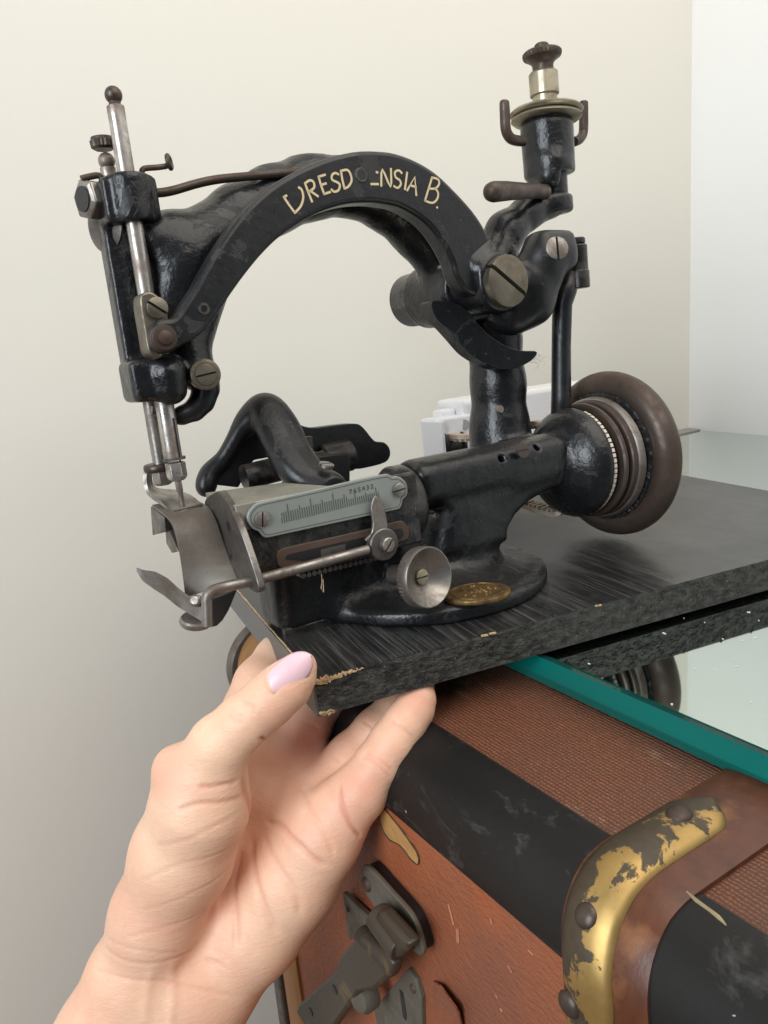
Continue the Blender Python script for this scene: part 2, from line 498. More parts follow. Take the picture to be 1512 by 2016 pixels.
nb = k.bump(k.noise(1.0, 3, 0.6, k.pos((700, 420, 800))), 0.9, 0.0009); nb = k.bump(k.noise(70, 3, 0.5), 0.3, 0.002, nb)
k.P(col=c, rough=0.5, spec=0.4, normal=nb); MAT['fibre'] = k.m
k = N('brown_canvas_lid')
wy = k.n('TexWave'); wy.wave_type = 'BANDS'; wy.bands_direction = 'X'; wy.inputs['Scale'].default_value = 235; wy.inputs['Distortion'].default_value = 3.0
wy.inputs['Detail'].default_value = 2; wy.inputs['Detail Scale'].default_value = 3; k.set(wy.inputs['Vector'], k.tc.outputs['Object'])
wx = k.n('TexWave'); wx.wave_type = 'BANDS'; wx.bands_direction = 'Y'; wx.inputs['Scale'].default_value = 260; wx.inputs['Distortion'].default_value = 5.0
wx.inputs['Detail'].default_value = 2; k.set(wx.inputs['Vector'], k.tc.outputs['Object'])
wv = k.math('MULTIPLY', wy.outputs['Fac'], k.math('ADD', k.math('MULTIPLY', wx.outputs['Fac'], 0.45), k.math('MULTIPLY', k.noise(260, 3, 0.6), 0.9)))
c = k.mix(wv, (0.085, 0.027, 0.013), (0.30, 0.10, 0.045))
c = k.mix(k.math('MULTIPLY', k.ramp(k.noise(16, 5, 0.6), (0.42, 0.0), (0.66, 1.0)), 0.65), c, (0.10, 0.05, 0.034))
c = k.mix(k.math('MULTIPLY', k.ramp(k.noise(1.0, 4, 0.6, k.pos((60, 22, 60))), (0.62, 0.0), (0.70, 1.0)), k.math('MULTIPLY', wv, 0.9)), c, (0.55, 0.40, 0.26))
k.P(col=c, rough=0.6, normal=k.bump(wv, 0.7, 0.0006)); MAT['canvas'] = k.m
k = N('black_edge_binding')
sm = k.ramp(k.noise(1.0, 6, 0.7, k.pos((55, 30, 55)), 0.5), (0.56, 0.0), (0.68, 1.0))
c = k.mix(k.math('MULTIPLY', sm, 0.42), k.mix(k.noise(40, 4), (0.006, 0.0058, 0.0058), (0.013, 0.0122, 0.0118)), (0.14, 0.14, 0.135))
c = k.mix(k.ramp(k.noise(420, 2, 0.5), (0.765, 0.0), (0.80, 1.0)), c, (0.4, 0.39, 0.37))
k.P(col=c, rough=0.46, spec=0.3, normal=k.bump(k.noise(300, 4), 0.25, 0.0006)); MAT['binding'] = k.m
k = N('varnished_batten')
gr = k.noise(1.0, 5, 0.6, k.pos((260, 260, 45)))
c = k.mix(gr, (0.03, 0.009, 0.005), (0.15, 0.046, 0.019)); c = k.mix(k.ramp(k.noise(50, 5), (0.55, 0.0), (0.70, 1.0)), c, (0.26, 0.105, 0.037))
k.P(col=c, rough=0.38, normal=k.bump(gr, 0.3, 0.0005)); MAT['batten'] = k.m
k = N('worn_batten')
gr = k.noise(1.0, 5, 0.6, k.pos((200, 200, 30)))
c = k.mix(gr, (0.16, 0.06, 0.015), (0.42, 0.20, 0.06)); k.P(col=c, rough=0.45, normal=k.bump(gr, 0.3, 0.0005)); MAT['batten_worn'] = k.m
k = N('patchy_brass_strip')
sy = k.n('SeparateXYZ'); k.set(sy.inputs[0], k.tc.outputs['Object'])
pt = k.ramp(k.math('ADD', k.noise(66, 9, 0.66, dist=0.3), k.math('MULTIPLY', k.math('SUBTRACT', sy.outputs['Y'], 0.1045), 13.0)), (0.50, 0.0), (0.525, 1.0))
sc = k.noise(400, 4, 0.6)
cb = k.mix(sc, (0.37, 0.235, 0.08), (0.50, 0.335, 0.125)); cd = k.mix(sc, (0.045, 0.032, 0.02), (0.09, 0.068, 0.044))
k.P(col=k.mix(pt, cb, cd), metal=k.math('SUBTRACT', 0.78, k.math('MULTIPLY', pt, 0.5)), rough=k.math('ADD', k.math('MULTIPLY', k.noise(160, 5, 0.7), 0.3), k.math('ADD', k.math('MULTIPLY', pt, 0.1), 0.29)),
    normal=k.bump(k.math('SUBTRACT', 1.0, pt), 0.4, 0.0001)); MAT['strip'] = k.m
k = N('brassed_latch_metal')
pt = k.ramp(k.noise(75, 7, 0.6, dist=0.4), (0.57, 0.0), (0.64, 1.0))
c = k.mix(pt, (0.062, 0.052, 0.038), (0.135, 0.098, 0.048))
k.P(col=c, metal=0.25, rough=0.45, normal=k.bump(k.noise(300, 4), 0.15, 0.0003)); MAT['latch'] = k.m
MAT['latch_grey'] = metal('grey_latch_plate', (0.15, 0.135, 0.105), (0.08, 0.065, 0.045), 0.5, 0.7, met=0.25)
MAT['card'] = plain('torn_card', (0.46, 0.25, 0.085), 0.9, 0.25, 300, bump=0.6, bd=0.0006)

# table glass: a silvered top sheet over thick green glass
k = N('silvered_glass')
sp = k.ramp(k.noise(700, 1, 0.4), (0.80, 0.0), (0.83, 1.0)); film = k.noise(18, 5, 0.7)
c = k.mix(k.math('MULTIPLY', film, 0.25), (0.62, 0.70, 0.655), (0.57, 0.63, 0.59))
k.P(col=c, metal=1.0, rough=k.math('ADD', k.math('MULTIPLY', film, 0.05), 0.015)); MAT['mirror'] = k.m
k = N('green_glass_edge')
k.P(col=k.mix(k.noise(1.0, 2, 0.5, k.pos((20, 6, 60))), (0.001, 0.10, 0.088), (0.003, 0.20, 0.168)), rough=0.07, spec=0.5); MAT['glass_edge'] = k.m
MAT['bevel'] = plain('glass_bevel', (0.01, 0.04, 0.036), 0.05, 0.2)
MAT['ledge'] = plain('grey_ledge', (0.30, 0.29, 0.28), 0.5)

# skin
k = N('skin')
r1 = k.noise(38, 4, 0.55); r2 = k.noise(120, 5, 0.6)
c = k.mix(k.ramp(r1, (0.35, 0.0), (0.68, 1.0)), (0.84, 0.545, 0.375), (0.80, 0.455, 0.315))
c = k.mix(k.math('MULTIPLY', k.ramp(r2, (0.45, 0.0), (0.75, 1.0)), 0.35), c, (0.90, 0.66, 0.49))
att = k.n('Attribute'); att.attribute_name = 'flush'
c = k.mix(att.outputs['Fac'], c, (0.62, 0.25, 0.185))
w1 = k.noise(1.0, 5, 0.65, k.pos((260, 420, 1100), (0.5, 0.3, 0.6)), 0.8); w2 = k.vor(1000, 'DISTANCE_TO_EDGE')
nb = k.bump(w1, 0.42, 0.0005); nb = k.bump(w2, 0.16, 0.0003, nb)
k.P(col=c, rough=0.45, spec=0.42, normal=nb, sss=0.12)
k.b.inputs['Subsurface Radius'].default_value = (1.0, 0.35, 0.2); k.b.inputs['Subsurface Scale'].default_value = 0.0035
MAT['skin'] = k.m
k = N('pink_nail'); k.P(col=(0.82, 0.54, 0.59), rough=0.33, spec=0.5, sss=0.1); k.b.inputs['Subsurface Scale'].default_value = 0.002; MAT['nail'] = k.m

# ------------------------------------------------------------------ the setting
GT, GB, TT = 489.35, 477.6, 477.2            # glass top and underside, top of the trunk
def slab(name, a, b, mat, bev=0):
    a = np.array(a, float); b = np.array(b, float)
    o = mesh_obj(name, box((a + b) / 2, (b - a) / 2), mat, None, smooth=0, bevel=bev, off=(a + b) / 2)
    return place(o, 'W', (a + b) / 2)

tag(slab('wall', (-2600, 450, 0), (606, 570, 2600), MAT['wall']), 'cream plaster wall behind the sewing machine', kind='structure')
tag(slab('wall_right', (606, -1200, 0), (726, 570, 2600), MAT['wall_white']), 'white wall meeting the cream wall at the right', kind='structure')
tag(slab('floor', (-2600, -2600, -60), (726, 570, 0), plain('floor_boards', (0.20, 0.13, 0.08), 0.5)), 'floor below the trunk', kind='structure')

# ------------------------------------------------------------------ glass table top, lying on the trunk
gx0, gx1, gy0, gy1 = 176.4, 606 - 3, -420.0, 435.0
gt = thing('glass_table_top', 'thick silvered glass table top with a green edge, under the wooden board', 'table top', 'W', (gx0, 0, GB))
c = ((gx0 + gx1) / 2, (gy0 + gy1) / 2, (GT + GB) / 2)
mesh_obj('glass_slab', prism([(gx0, gy0, GT - 0.6), (gx0, gy0, GB + 4.2), (gx0 + 1.8, gy0, GB), (gx1, gy0, GB), (gx1, gy0, GT - 0.6)], (0, gy1 - gy0, 0)), MAT['glass_edge'], gt, smooth=0)
mesh_obj('silvered_face', box((c[0] + 0.9, c[1], GT - 0.28), ((gx1 - gx0) / 2 - 0.9, (gy1 - gy0) / 2 - 0.9, 0.28)), MAT['mirror'], gt, smooth=0)
mesh_obj('bevelled_rim', prism([(gx0, gy0, GT - 0.6), (gx0 + 0.9, gy0, GT - 0.02), (gx0 + 0.9, gy0, GT - 0.6)], (0, gy1 - gy0, 0)), MAT['bevel'], gt, smooth=0)
led = slab('back_ledge', (gx0 + 5, gy1 + 1, GB - 10), (gx1, 449, GT + 1.5), MAT['ledge'], 0.8)
tag(led, 'grey ledge strip between the glass table top and the cream wall', 'ledge')

# ------------------------------------------------------------------ old travelling trunk
X0, XC, RZ = 111.0, 130.5, 19.0                # face plane, where the top starts, height of the rounded edge
Y0, Y1 = -330.0, 314.0
tk = thing('travel_trunk', 'old brown fibre travelling trunk with black bound edges under the glass', 'trunk', 'W', (300, 0, 0))
mesh_obj('trunk_side', box(((X0 + 520) / 2, (Y0 + Y1) / 2, (TT - RZ) / 2), ((520 - X0) / 2, (Y1 - Y0) / 2, (TT - RZ) / 2)), MAT['fibre'], tk, smooth=0)
mesh_obj('trunk_lid', box(((XC + 520) / 2, (Y0 + Y1) / 2, TT - RZ / 2 + 0.2), ((520 - XC) / 2, (Y1 - Y0) / 2, RZ / 2 - 0.2)), MAT['canvas'], tk, smooth=0)
def edge_profile(r0, a0=-8, a1=98, n=16, fx=1.0):
    out = []
    cx, cz = X0 + 19.5, TT - 19.0
    for i in range(n + 1):
        an = math.radians(a0 + (a1 - a0) * i / n)
        out.append((cx - math.cos(an) * (19.5 + r0), cz + math.sin(an) * (19.0 + r0)))
    return out
def edge_band(y0, y1, r_in, r_out, a0=-8, a1=98, crown=0.0, ny=1):
    """band wrapped over the rounded long edge of the trunk, from y0 to y1, optionally crowned across its width"""
    V = []; Fc = []; n = 24
    A = edge_profile(r_in, a0, a1, n)
    for i in range(n + 1):
        V += [(A[i][0], y0, A[i][1]), (A[i][0], y1, A[i][1])]
    base = len(V); m = ny + 1
    for j in range(m):
        t = j / ny; rr = r_out - crown * (2 * t - 1) ** 2
        for (x, z) in edge_profile(rr, a0, a1, n): V.append((x, y0 + (y1 - y0) * t, z))
    L = n + 1
    for i in range(n):
        Fc.append((2 * i, 2 * i + 1, 2 * i + 3, 2 * i + 2))
        for j in range(ny):
            a = base + j * L + i; Fc.append((a, a + 1, a + L + 1, a + L))
        Fc.append((2 * i, 2 * i + 2, base + i + 1, base + i))
        Fc.append((2 * i + 1, 2 * i + 3, base + ny * L + i + 1, base + ny * L + i))
    for i in (0, n):
        Fc.append((2 * i, 2 * i + 1) + tuple(base + j * L + i for j in range(ny, -1, -1)))
    return V, Fc
mesh_obj('edge_binding', edge_band(Y0, Y1, -3, 0.9, -4, 94), MAT['binding'], tk, smooth=50)

def slant(z):
    """the ribs lean a little where they come round the edge"""
    return -0.21 * min(max(TT + 1 - z, 0), 19) - 0.03 * max(TT - 18 - z, 0)
def batten(y0, y1, r, mat, zlow, xfar, name='batten', crown=1.6):
    """wooden rib: over the lid, round the edge and down the side"""
    V = []; Fc = []; path = [(xfar, TT + r, 0)]
    prof = edge_profile(r, 0, 90, 14)
    pts = [(xfar, TT + r)] + prof[::-1] + [(X0 - r, zlow)]
    inn = [(xfar, TT - 2)] + edge_profile(-2, 0, 90, 14)[::-1] + [(X0 + 2, zlow)]
    ny = 6
    for i, ((x, z), (xi, zi)) in enumerate(zip(pts, inn)):
        dx, dz = x - xi, z - zi; L = math.hypot(dx, dz)
        for j in range(ny + 1):
            t = j / ny; cr = crown * abs(2 * t - 1) ** 3
            V.append((x - dx / L * cr, slant(z) + y0 + (y1 - y0) * t, z - dz / L * cr))
        V.append((xi, y1 + slant(z), zi)); V.append((xi, y0 + slant(z), zi))
    m = ny + 3
    for i in range(len(pts) - 1):
        for j in range(m):
            j2 = (j + 1) % m
            Fc.append((i * m + j, i * m + j2, (i + 1) * m + j2, (i + 1) * m + j))
    Fc.append(tuple(range(m))); Fc.append(tuple((len(pts) - 1) * m + j for j in range(m)))
    return mesh_obj(name, (V, Fc), mat, tk, smooth=50)
near = batten(94.2, 119.2, 3.0, MAT['batten'], 20, 515)
near['label'] = 'dark varnished batten beside the brass strip'
far = batten(298, 318, 3.0, MAT['batten_worn'], 20, 515)
far['label'] = 'worn orange batten at the far end of the trunk'
# dark end panel and its corner irons beyond the far batten
mesh_obj('corner_iron', merge(box((X0 + 1, 315, 330), (4.5, 4.5, 90)), cyl((X0 - 5, 315, 352), (X0 - 2, 315, 352), 3.2)), MAT['steel_dark'], tk, smooth=40, bevel=1)
mesh_obj('end_edge_cap', edge_band(318, 324, -2, 4.0, -35, 96, 1.5, 4), metal('edge_cap_metal', (0.16, 0.14, 0.12), (0.08, 0.055, 0.04), 0.4, 0.7, met=0.5), tk, smooth=50)

def brass_strip():
    V = []; Fc = []; y0, y1 = 102.4, 117.4
    prof = edge_profile(3.7, 0, 90, 18)[::-1]
    top = [(158.5 - q, TT + 3.7) for q in (0, 0.15, 0.4, 0.8, 1.4, 2.2, 3.2, 4.5, 6, 7.5, 9, 11, 13, 15, 17, 19, 21, 23, 25, 27)]
    top = [p for p in top if p[0] > prof[0][0] + 1]
    down = [(X0 - 3.7, TT - 19 - 4 * i) for i in range(1, 40)]
    P = top + prof + down; nrm = []
    s = 0; pl = [0]
    for i in range(1, len(P)): pl.append(pl[-1] + math.dist(P[i], P[i - 1]))
    ny = 8; ymid = (y0 + y1) / 2; hw = (y1 - y0) / 2
    for i, (x, z) in enumerate(P):
        a = P[max(i - 1, 0)]; b = P[min(i + 1, len(P) - 1)]; tx, tz = b[0] - a[0], b[1] - a[1]; L = math.hypot(tx, tz)
        nx, nz = -(-tz / L), -(tx / L)
        if nx > 0.02 or nz < -0.02: nx, nz = -nx, -nz
        q = pl[i]; w = hw
        if q < hw: w = math.sqrt(max(hw * hw - (hw - q) ** 2, 0.05))
        for j in range(ny + 1):
            t = 2 * j / ny - 1; cr = 1.9 - 2.4 * abs(t) ** 2.4
            V.append((x + nx * cr, slant(z) + ymid + w * t * (1 if abs(t) < 1 else 1.0), z + nz * cr))
        for t in (1, -1): V.append((x - nx * 0.8, slant(z) + ymid + w * t, z - nz * 0.8))
    m = ny + 3
    for i in range(len(P) - 1):
        for j in range(m):
            j2 = (j + 1) % m
            Fc.append((i * m + j, i * m + j2, (i + 1) * m + j2, (i + 1) * m + j))
    Fc.append(tuple(range(m))); Fc.append(tuple((len(P) - 1) * m + j for j in range(m)))
    o = mesh_obj('brass_strip', (V, Fc), MAT['strip'], tk, smooth=60)
    o['label'] = 'patchy brass strip riveted over the trunk edge'
    return o
bs = brass_strip()
def rivet(c, ax, r=2.6, parent=None, mat=None, name='rivet'):
    h = r * 0.55
    prof = [(0, r * 1.02)] + [(h * math.sin(a), r * math.cos(a)) for a in np.linspace(0.15, 1.35, 6)] + [(h, 1e-4)]
    return mesh_obj(name, lathe(c, ax, prof, 20), mat or MAT['steel_dark'], parent, smooth=60)
rivet((146.43, 110.86, 482.4), (0, 0, 1), 3.3, bs, MAT['iron'])
cx, cz = X0 + 19.5, TT - 19
an = math.radians(38)
rivet((cx - math.cos(an) * 24.4, 108.8, cz + math.sin(an) * 24.2), (-math.cos(an), 0, math.sin(an)), 3.0, bs, MAT['iron'])
rivet((105.6, 109.35, 451.8), (-1, 0, 0), 3.2, bs, MAT['iron'])

# torn flake of the covering, bare card showing
fl = [(110.7, 202.3, 453.65), (110.7, 200.1, 455.57), (110.7, 195.57, 454.94), (110.7, 191.23, 453.93), (110.7, 186.18, 452.67), (110.7, 181.92, 450.91),
      (110.7, 178.78, 449.66), (110.7, 177.18, 447.37), (110.7, 178.37, 444.48), (110.7, 182.25, 444.32), (110.7, 184.94, 445.3), (110.7, 188.62, 445.74), (110.7, 193.27, 444.37),
      (110.7, 195.64, 444.72), (110.7, 197.64, 445.68), (110.7, 199.26, 449.18), (110.7, 200.22, 450.94)]
mesh_obj('torn_patch', prism(fl, (0.5, 0, 0)), MAT['card'], tk, smooth=0)
rim = [p for p in spline([(p[0] - 0.15, p[1], p[2]) for p in fl], 3, True)]
mesh_obj('torn_edge', tube(rim + [rim[0]], [0.16 + 0.16 * random.random() for _ in range(len(rim) + 1)], 6), MAT['rust_brown'], tk, smooth=0)

# latch: hinge plate, barrel, hasp and lower plate
lt = mesh_obj('latch_plate', prism(spline([(105, 205.4, 429.02), (105, 202.91, 431.94), (105, 197.29, 432.86), (105, 187.62, 432.1), (105, 179.05, 431.58), (105, 174.8, 430.42), (105, 172.03, 426.87), (105, 170.45, 422.5),
      (105, 171.37, 419.42), (105, 174.86, 417.57), (105, 182.84, 416.87), (105, 199.32, 418.76), (105, 204.61, 420.29), (105, 207.21, 424.48)], 3, True), (1.8, 0, 0)), MAT['latch_grey'], tk, smooth=30, bevel=0.5)
mesh_obj('latch_pad', prism(spline([(106, 205.52, 428.24), (106, 203.12, 430.72), (106, 198.85, 431.19), (106, 189.47, 430), (106, 181.41, 429.27), (106, 177.12, 427.9), (106, 174.56, 424.5), (106, 172.91, 420.49), (106, 173.77, 417.99),
      (106, 176.39, 416.81), (106, 184.46, 415.92), (106, 200.41, 417.89), (106, 205.72, 419.45)], 3, True), (4.8, 0, 0)), MAT['black'], lt, smooth=30)
lt['label'] = 'grey riveted plate of the trunk latch'
rivet((105, 202.5, 424.86), (-1, 0, 0), 2.6, lt, MAT['rust_brown'])
rivet((105, 175.89, 422.25), (-1, 0, 0), 2.0, lt)
mesh_obj('latch_inlay', prism(spline([(104.8, 191.84, 422.31), (104.8, 187.79, 425.04), (104.8, 179.89, 425.53), (104.8, 174.78, 424.28), (104.8, 174.01, 421.86), (104.8, 178.04, 418.55), (104.8, 185.05, 419.64)], 3, True), (0.5, 0, 0)), MAT['latch'], lt, smooth=30)
brl = mesh_obj('latch_knuckle', merge(tube([(100, 187.42, 425.78), (100, 179.41, 424.41), (100, 173.43, 423.18)], [4.6, 4.8, 4.7], 24)), MAT['latch'], tk, smooth=40, bevel=0.5)
mesh_obj('knuckle_wrap', prism([(97, 185.98, 427.45), (97, 181.23, 432.92), (97, 164.56, 432.48), (97, 172.44, 421.99), (97, 175, 419.7), (97, 190.26, 420.29)], (5, 0, 0)), MAT['latch'], brl, smooth=40, bevel=1.6, seg=3)
hp = [(96, 197, 412.55), (96, 190.88, 418.1), (96, 175.88, 420.55), (96, 173.25, 419.4), (96, 176.11, 413.49), (96, 188.3, 398.47), (96, 200.14, 387.97), (96, 230.73, 343.26), (96, 244.45, 328.77), (96, 262.46, 328.3),
      (96, 257.75, 335.83), (96, 215.82, 385.26), (96, 212.96, 392.18)]
hasp = mesh_obj('latch_hasp', prism(hp, (4.0, 0, 0)), MAT['latch'], tk, smooth=30, bevel=1.3, seg=3)
hasp['label'] = 'brown hinged hasp of the trunk latch, swung down'
for p in ((96, 218.74, 374.61), (96, 244.69, 343.1)):
    mesh_obj('hasp_hole', cyl((p[0] - 0.25, p[1], p[2]), (p[0] + 1, p[1], p[2]), 1.7), MAT['black'], hasp)
mesh_obj('hasp_spine', cyl((99, 198.25, 411.56), (99, 178.47, 412.89), 3.4, n=20, ch=0.8), MAT['latch'], hasp)
mesh_obj('hasp_spring', lathe((103, 204.18, 380.4), (-1, -0.2, 0.2), [(0, 5), (4, 5.2), (6, 4), (7, 1e-4)], 20), MAT['latch_grey'], hasp)
tri = mesh_obj('latch_tongue', prism([(108, 228.49, 403.19), (108, 209.33, 405.64), (108, 214.31, 396.84), (108, 221.81, 387.09), (108, 227.87, 382.72)], (2, 0, 0)), MAT['latch_grey'], tk, smooth=20, bevel=0.3)
rivet((107.9, 225.52, 398.13), (-1, 0, 0), 1.2, tri)
lp = mesh_obj('lower_latch_plate', prism([(109, 187.62, 399.56), (109, 183.05, 398.68), (109, 180.86, 393.41), (109, 182.4, 376.78), (109, 213.64, 349.54), (109, 215.34, 360.86), (109, 200.07, 382.14)], (2.4, 0, 0)), MAT['latch_grey'], tk, smooth=20, bevel=0.6)
mesh_obj('keyhole', prism([(108.8, 194.05, 386.42), (108.8, 191.84, 386.72), (108.8, 190.91, 378.02), (108.8, 191.59, 375.32), (108.8, 193.46, 375.24)], (0.5, 0, 0)), MAT['black'], lp, smooth=0)
rivet((109, 185.15, 393.8), (-1, 0, 0), 1.6, lp, MAT['rust_brown'])
mesh_obj('lifted_flap', prism([(110.2, 174.5, 404.26), (108.4, 167.81, 408.91), (107.6, 158.99, 408.34), (108.2, 158.74, 406.32), (109.5, 158.87, 396.95), (110.4, 174.56, 382.68)], (0.6, 0, 0)), MAT['fibre'], tk, smooth=0)

scr = []
for (a, b, w) in (((110.8, 163.24, 440.16), (110.8, 161.41, 434.37), 0.35), ((110.8, 159.52, 433.93), (110.8, 159.72, 429.54), 0.55), ((110.8, 143.54, 448.79), (110.8, 143.23, 447.38), 0.3), ((110.8, 150.15, 461.97), (110.8, 149.41, 460.49), 0.2),
                  ((110.8, 137.31, 438.32), (110.8, 135.79, 437.04), 0.2), ((110.8, 141.72, 420.6), (110.8, 140.91, 420.07), 0.3), ((110.8, 128.8, 449.46), (110.8, 126.95, 449.28), 0.2)):
    scr.append(tube([a, b], w, 5))
mesh_obj('scuff', merge(*scr), plain('scuffed_fibre', (0.50, 0.22, 0.125), 0.9, 0.3), tk, smooth=0)
tw_ = spline([(120, 88.91, 488), (118, 85.27, 489.36), (117, 82.01, 490.16), (116, 78.74, 490.82), (116, 77.09, 490.11)], 4)
mesh_obj('loose_binding', tube(tw_, [0.15, 0.42, 0.35, 0.45, 0.1], 6), plain('frayed_thread', (0.30, 0.24, 0.13), 0.9, 0.3), tk, smooth=0)

# ------------------------------------------------------------------ wooden board under the machine
bd = thing('wooden_board', 'black lacquered wooden board lifted by the hand, under the sewing machine', 'board', 'B', (139, 80, -12))
BL, BW, BT = 273.0, 162.0, 12.0
mesh_obj('chipboard_core', box((BL / 2, BW / 2, -BT / 2 - 0.2), (BL / 2 - 0.3, BW / 2, BT / 2 - 0.2)), MAT['chip'], bd, smooth=0)
mesh_obj('veneer_top', box((BL / 2, BW / 2 + 0.15, -0.2), (BL / 2 - 0.3, BW / 2 - 0.15, 0.2)), MAT['veneer'], bd, smooth=0)
mesh_obj('edge_band', box((-0.1, BW / 2, -BT / 2 + 0.05), (0.4, BW / 2 - 0.1, BT / 2 - 0.1)), MAT['laminate'], bd, smooth=0)
def flakes():
    gs = []
    rr = random.Random(3)
    for i in range(46):
        t = i / 45
        x = 0.4 + 15 * t; s = (1 - t) * 0.9 + 0.25
        gs.append(box((x + rr.uniform(-.4, .4), -0.1 + rr.uniform(-0.2, 0.25), -0.25 - rr.uniform(0, 1.6) * (1 - t * 0.75)), (s * rr.uniform(.4, 1.1), 0.35, s * rr.uniform(.25, .55)),
                      Matrix.Rotation(rr.uniform(-.7, .7), 3, 'Y') @ Matrix.Rotation(rr.uniform(-.3, .3), 3, 'X')))
    for i in range(14):
        gs.append(box((0.2 + rr.uniform(0, 4.5), -0.1, -BT + 0.6 + rr.uniform(-.3, .5)), (rr.uniform(.2, .8), 0.35, rr.uniform(.2, .5)), Matrix.Rotation(rr.uniform(-.7, .7), 3, 'Y')))
    for x in (58, 61, 103, 230):
        gs.append(box((x, -0.05, -0.2), (1.2, 0.3, 0.25), Matrix.Rotation(0.1, 3, 'Y')))
    return merge(*gs)
fk = mesh_obj('chipped_corner', flakes(), MAT['rawwood'], bd, smooth=0)
fk['kind'] = 'stuff'; fk['label'] = 'bare wood showing at the chipped front corner'
pl = [(-52.43, 0, 175.82)] if False else []
eb = [(0.05 + 0.25 * random.random(), 3 + y * 1.0, 0.05) for y in range(0, 100, 2)]
mesh_obj('worn_arris', tube(eb, [0.22 + 0.14 * random.random() for _ in eb], 6), MAT['rawwood'], bd, smooth=0)
def chips():
    gs = []; rr = random.Random(11)
    for i in range(900):
        x = rr.uniform(6, BL - 2); z = -rr.uniform(0.6, BT - 0.6); L = rr.uniform(0.25, 1.3)
        gs.append(box((x, 0.12 - rr.uniform(0, 0.22), z), (L, 0.22, rr.uniform(0.1, 0.35)), Matrix.Rotation(rr.gauss(0, 0.5), 3, 'Y')))
    return merge(*gs)
ce = mesh_obj('pressed_chips', chips(), MAT['chip'], bd, smooth=0); ce['kind'] = 'stuff'

# ------------------------------------------------------------------ the sewing machine
OM = (73.5, 49.5, 0)
sm = thing('sewing_machine', 'antique black cast iron sewing machine with gold lettering on its arched lever, on the board', 'sewing machine', 'M', OM)
EN, ENR, ENF = MAT['enamel'], MAT['enamel_rough'], MAT['enamel_flat']
HX, HZ = 105.3, 111.8                          # pivot of the lever
AX, AZ = 37.5, 38.5                            # shaft: y and z

# --- main casting: base, stem, column, arm and head in one piece
F1 = Field((-34, 0, -1), (182, 104, 160), 0.9)
F1.cyl((73.5, 49.5, 0.2), (73.5, 49.5, 6.2), 47.3, 2.2, 1)
F1.ell((76, 49, 5.5), (40, 36, 4.5), 4)
F1.path([((80, 47, 2), 27), ((84, 47, 12), 17.5), ((86, 46, 26), 16)], 7)
F1.box((70, 45, 20), (20, 13, 14), 5, 6)
F1.box((32, 46, 15), (26, 11, 14), 6, 8)
# bearing tube of the shaft
F1.box((98, 36.8, 44.2), (36, 9.6, 7.2), 4.5, 2)
F1.cyl((63, 36.8, 43.5), (136, 36.8, 43.5), 9.4, 2, 2)
F1.poly([(74.12, 34, 35.37), (102.35, 34, 35.95), (106.49, 34, 39.22), (129.85, 34, 40.31), (132.75, 34, 35.65), (131.35, 34, 32.34), (121.96, 34, 31.14), (113.25, 34, 29.06), (105.6, 34, 25.24), (101.32, 34, 20.82), (100.33, 34, 16.13), (70.24, 34, 17.81)], 28.5, 47, 3.0, 6)
F1.cone((98, 42, 24), (127, 46, 40), 8, 9, 6)
# column
F1.path([((121, 55, 36), 15), ((123, 57, 56), 11.8), ((124, 57, 74), 10.8), ((123.5, 57, 92), 10.8), ((112, 57, 110), 12)], 4)
F1.path([((122, 57, 100), 11.5), ((126, 57, 122), 9), ((134, 57, 134), 7.5), ((146, 57, 141), 6.2), ((158, 57, 144.5), 6)], 4)
F1.cyl((159.5, 57, 140.6), (159.5, 57, 147.6), 9.2, 1.5, 3)
F1.cyl((HX, 45, HZ), (HX, 76, HZ), 12.5, 1.5, 4)
# arm
arm = [((100.51, 57, 122.63), 9.0), ((90.22, 57, 135.62), 9.4), ((78.35, 57, 145.49), 9.8), ((64.05, 57, 151.04), 10), ((47.74, 57, 150.57), 10.4),
       ((32.66, 57, 146.03), 10.5), ((19.4, 56, 139.9), 10.5), ((8.21, 55, 132.57), 11.2), ((-2.68, 54, 124.88), 12)]
F1.path(arm, 4)
F1.cone((-2.3, 53, 129.09), (-10.78, 53, 107.6), 12, 10, 5)
F1.cone((-6.7, 52, 133.97), (-11.83, 51, 133.61), 7.5, 7.5, 5)
F1.cone((2.37, 54, 119.59), (-6.12, 50, 99.03), 9, 6.5, 6)
# head: upper bearing, channel and lower bearing
F1.cyl((-18.3, 44.5, 137.0), (-18.3, 44.5, 150.6), 6.3, 1.2, 0.5)
F1.box((-16.8, 49, 144), (6.8, 6.5, 6.4), 1.8, 1.5)
F1.box((-23.6, 46, 143.5), (3, 4, 6.2), 1.2, 1)
F1.box((-19.5, 53.6, 115), (7, 4.6, 28), 1.2, 2)
F1.box((-20.5, 46.5, 91.2), (7.8, 8.2, 6.3), 2.0, 1.5)
F1.cone((-16.98, 40, 92.61), (-16.96, 40, 88), 5.5, 5.0, 2)
F1.cone((-7.01, 48, 97.41), (-5.59, 46, 91.6), 6, 6, 4)
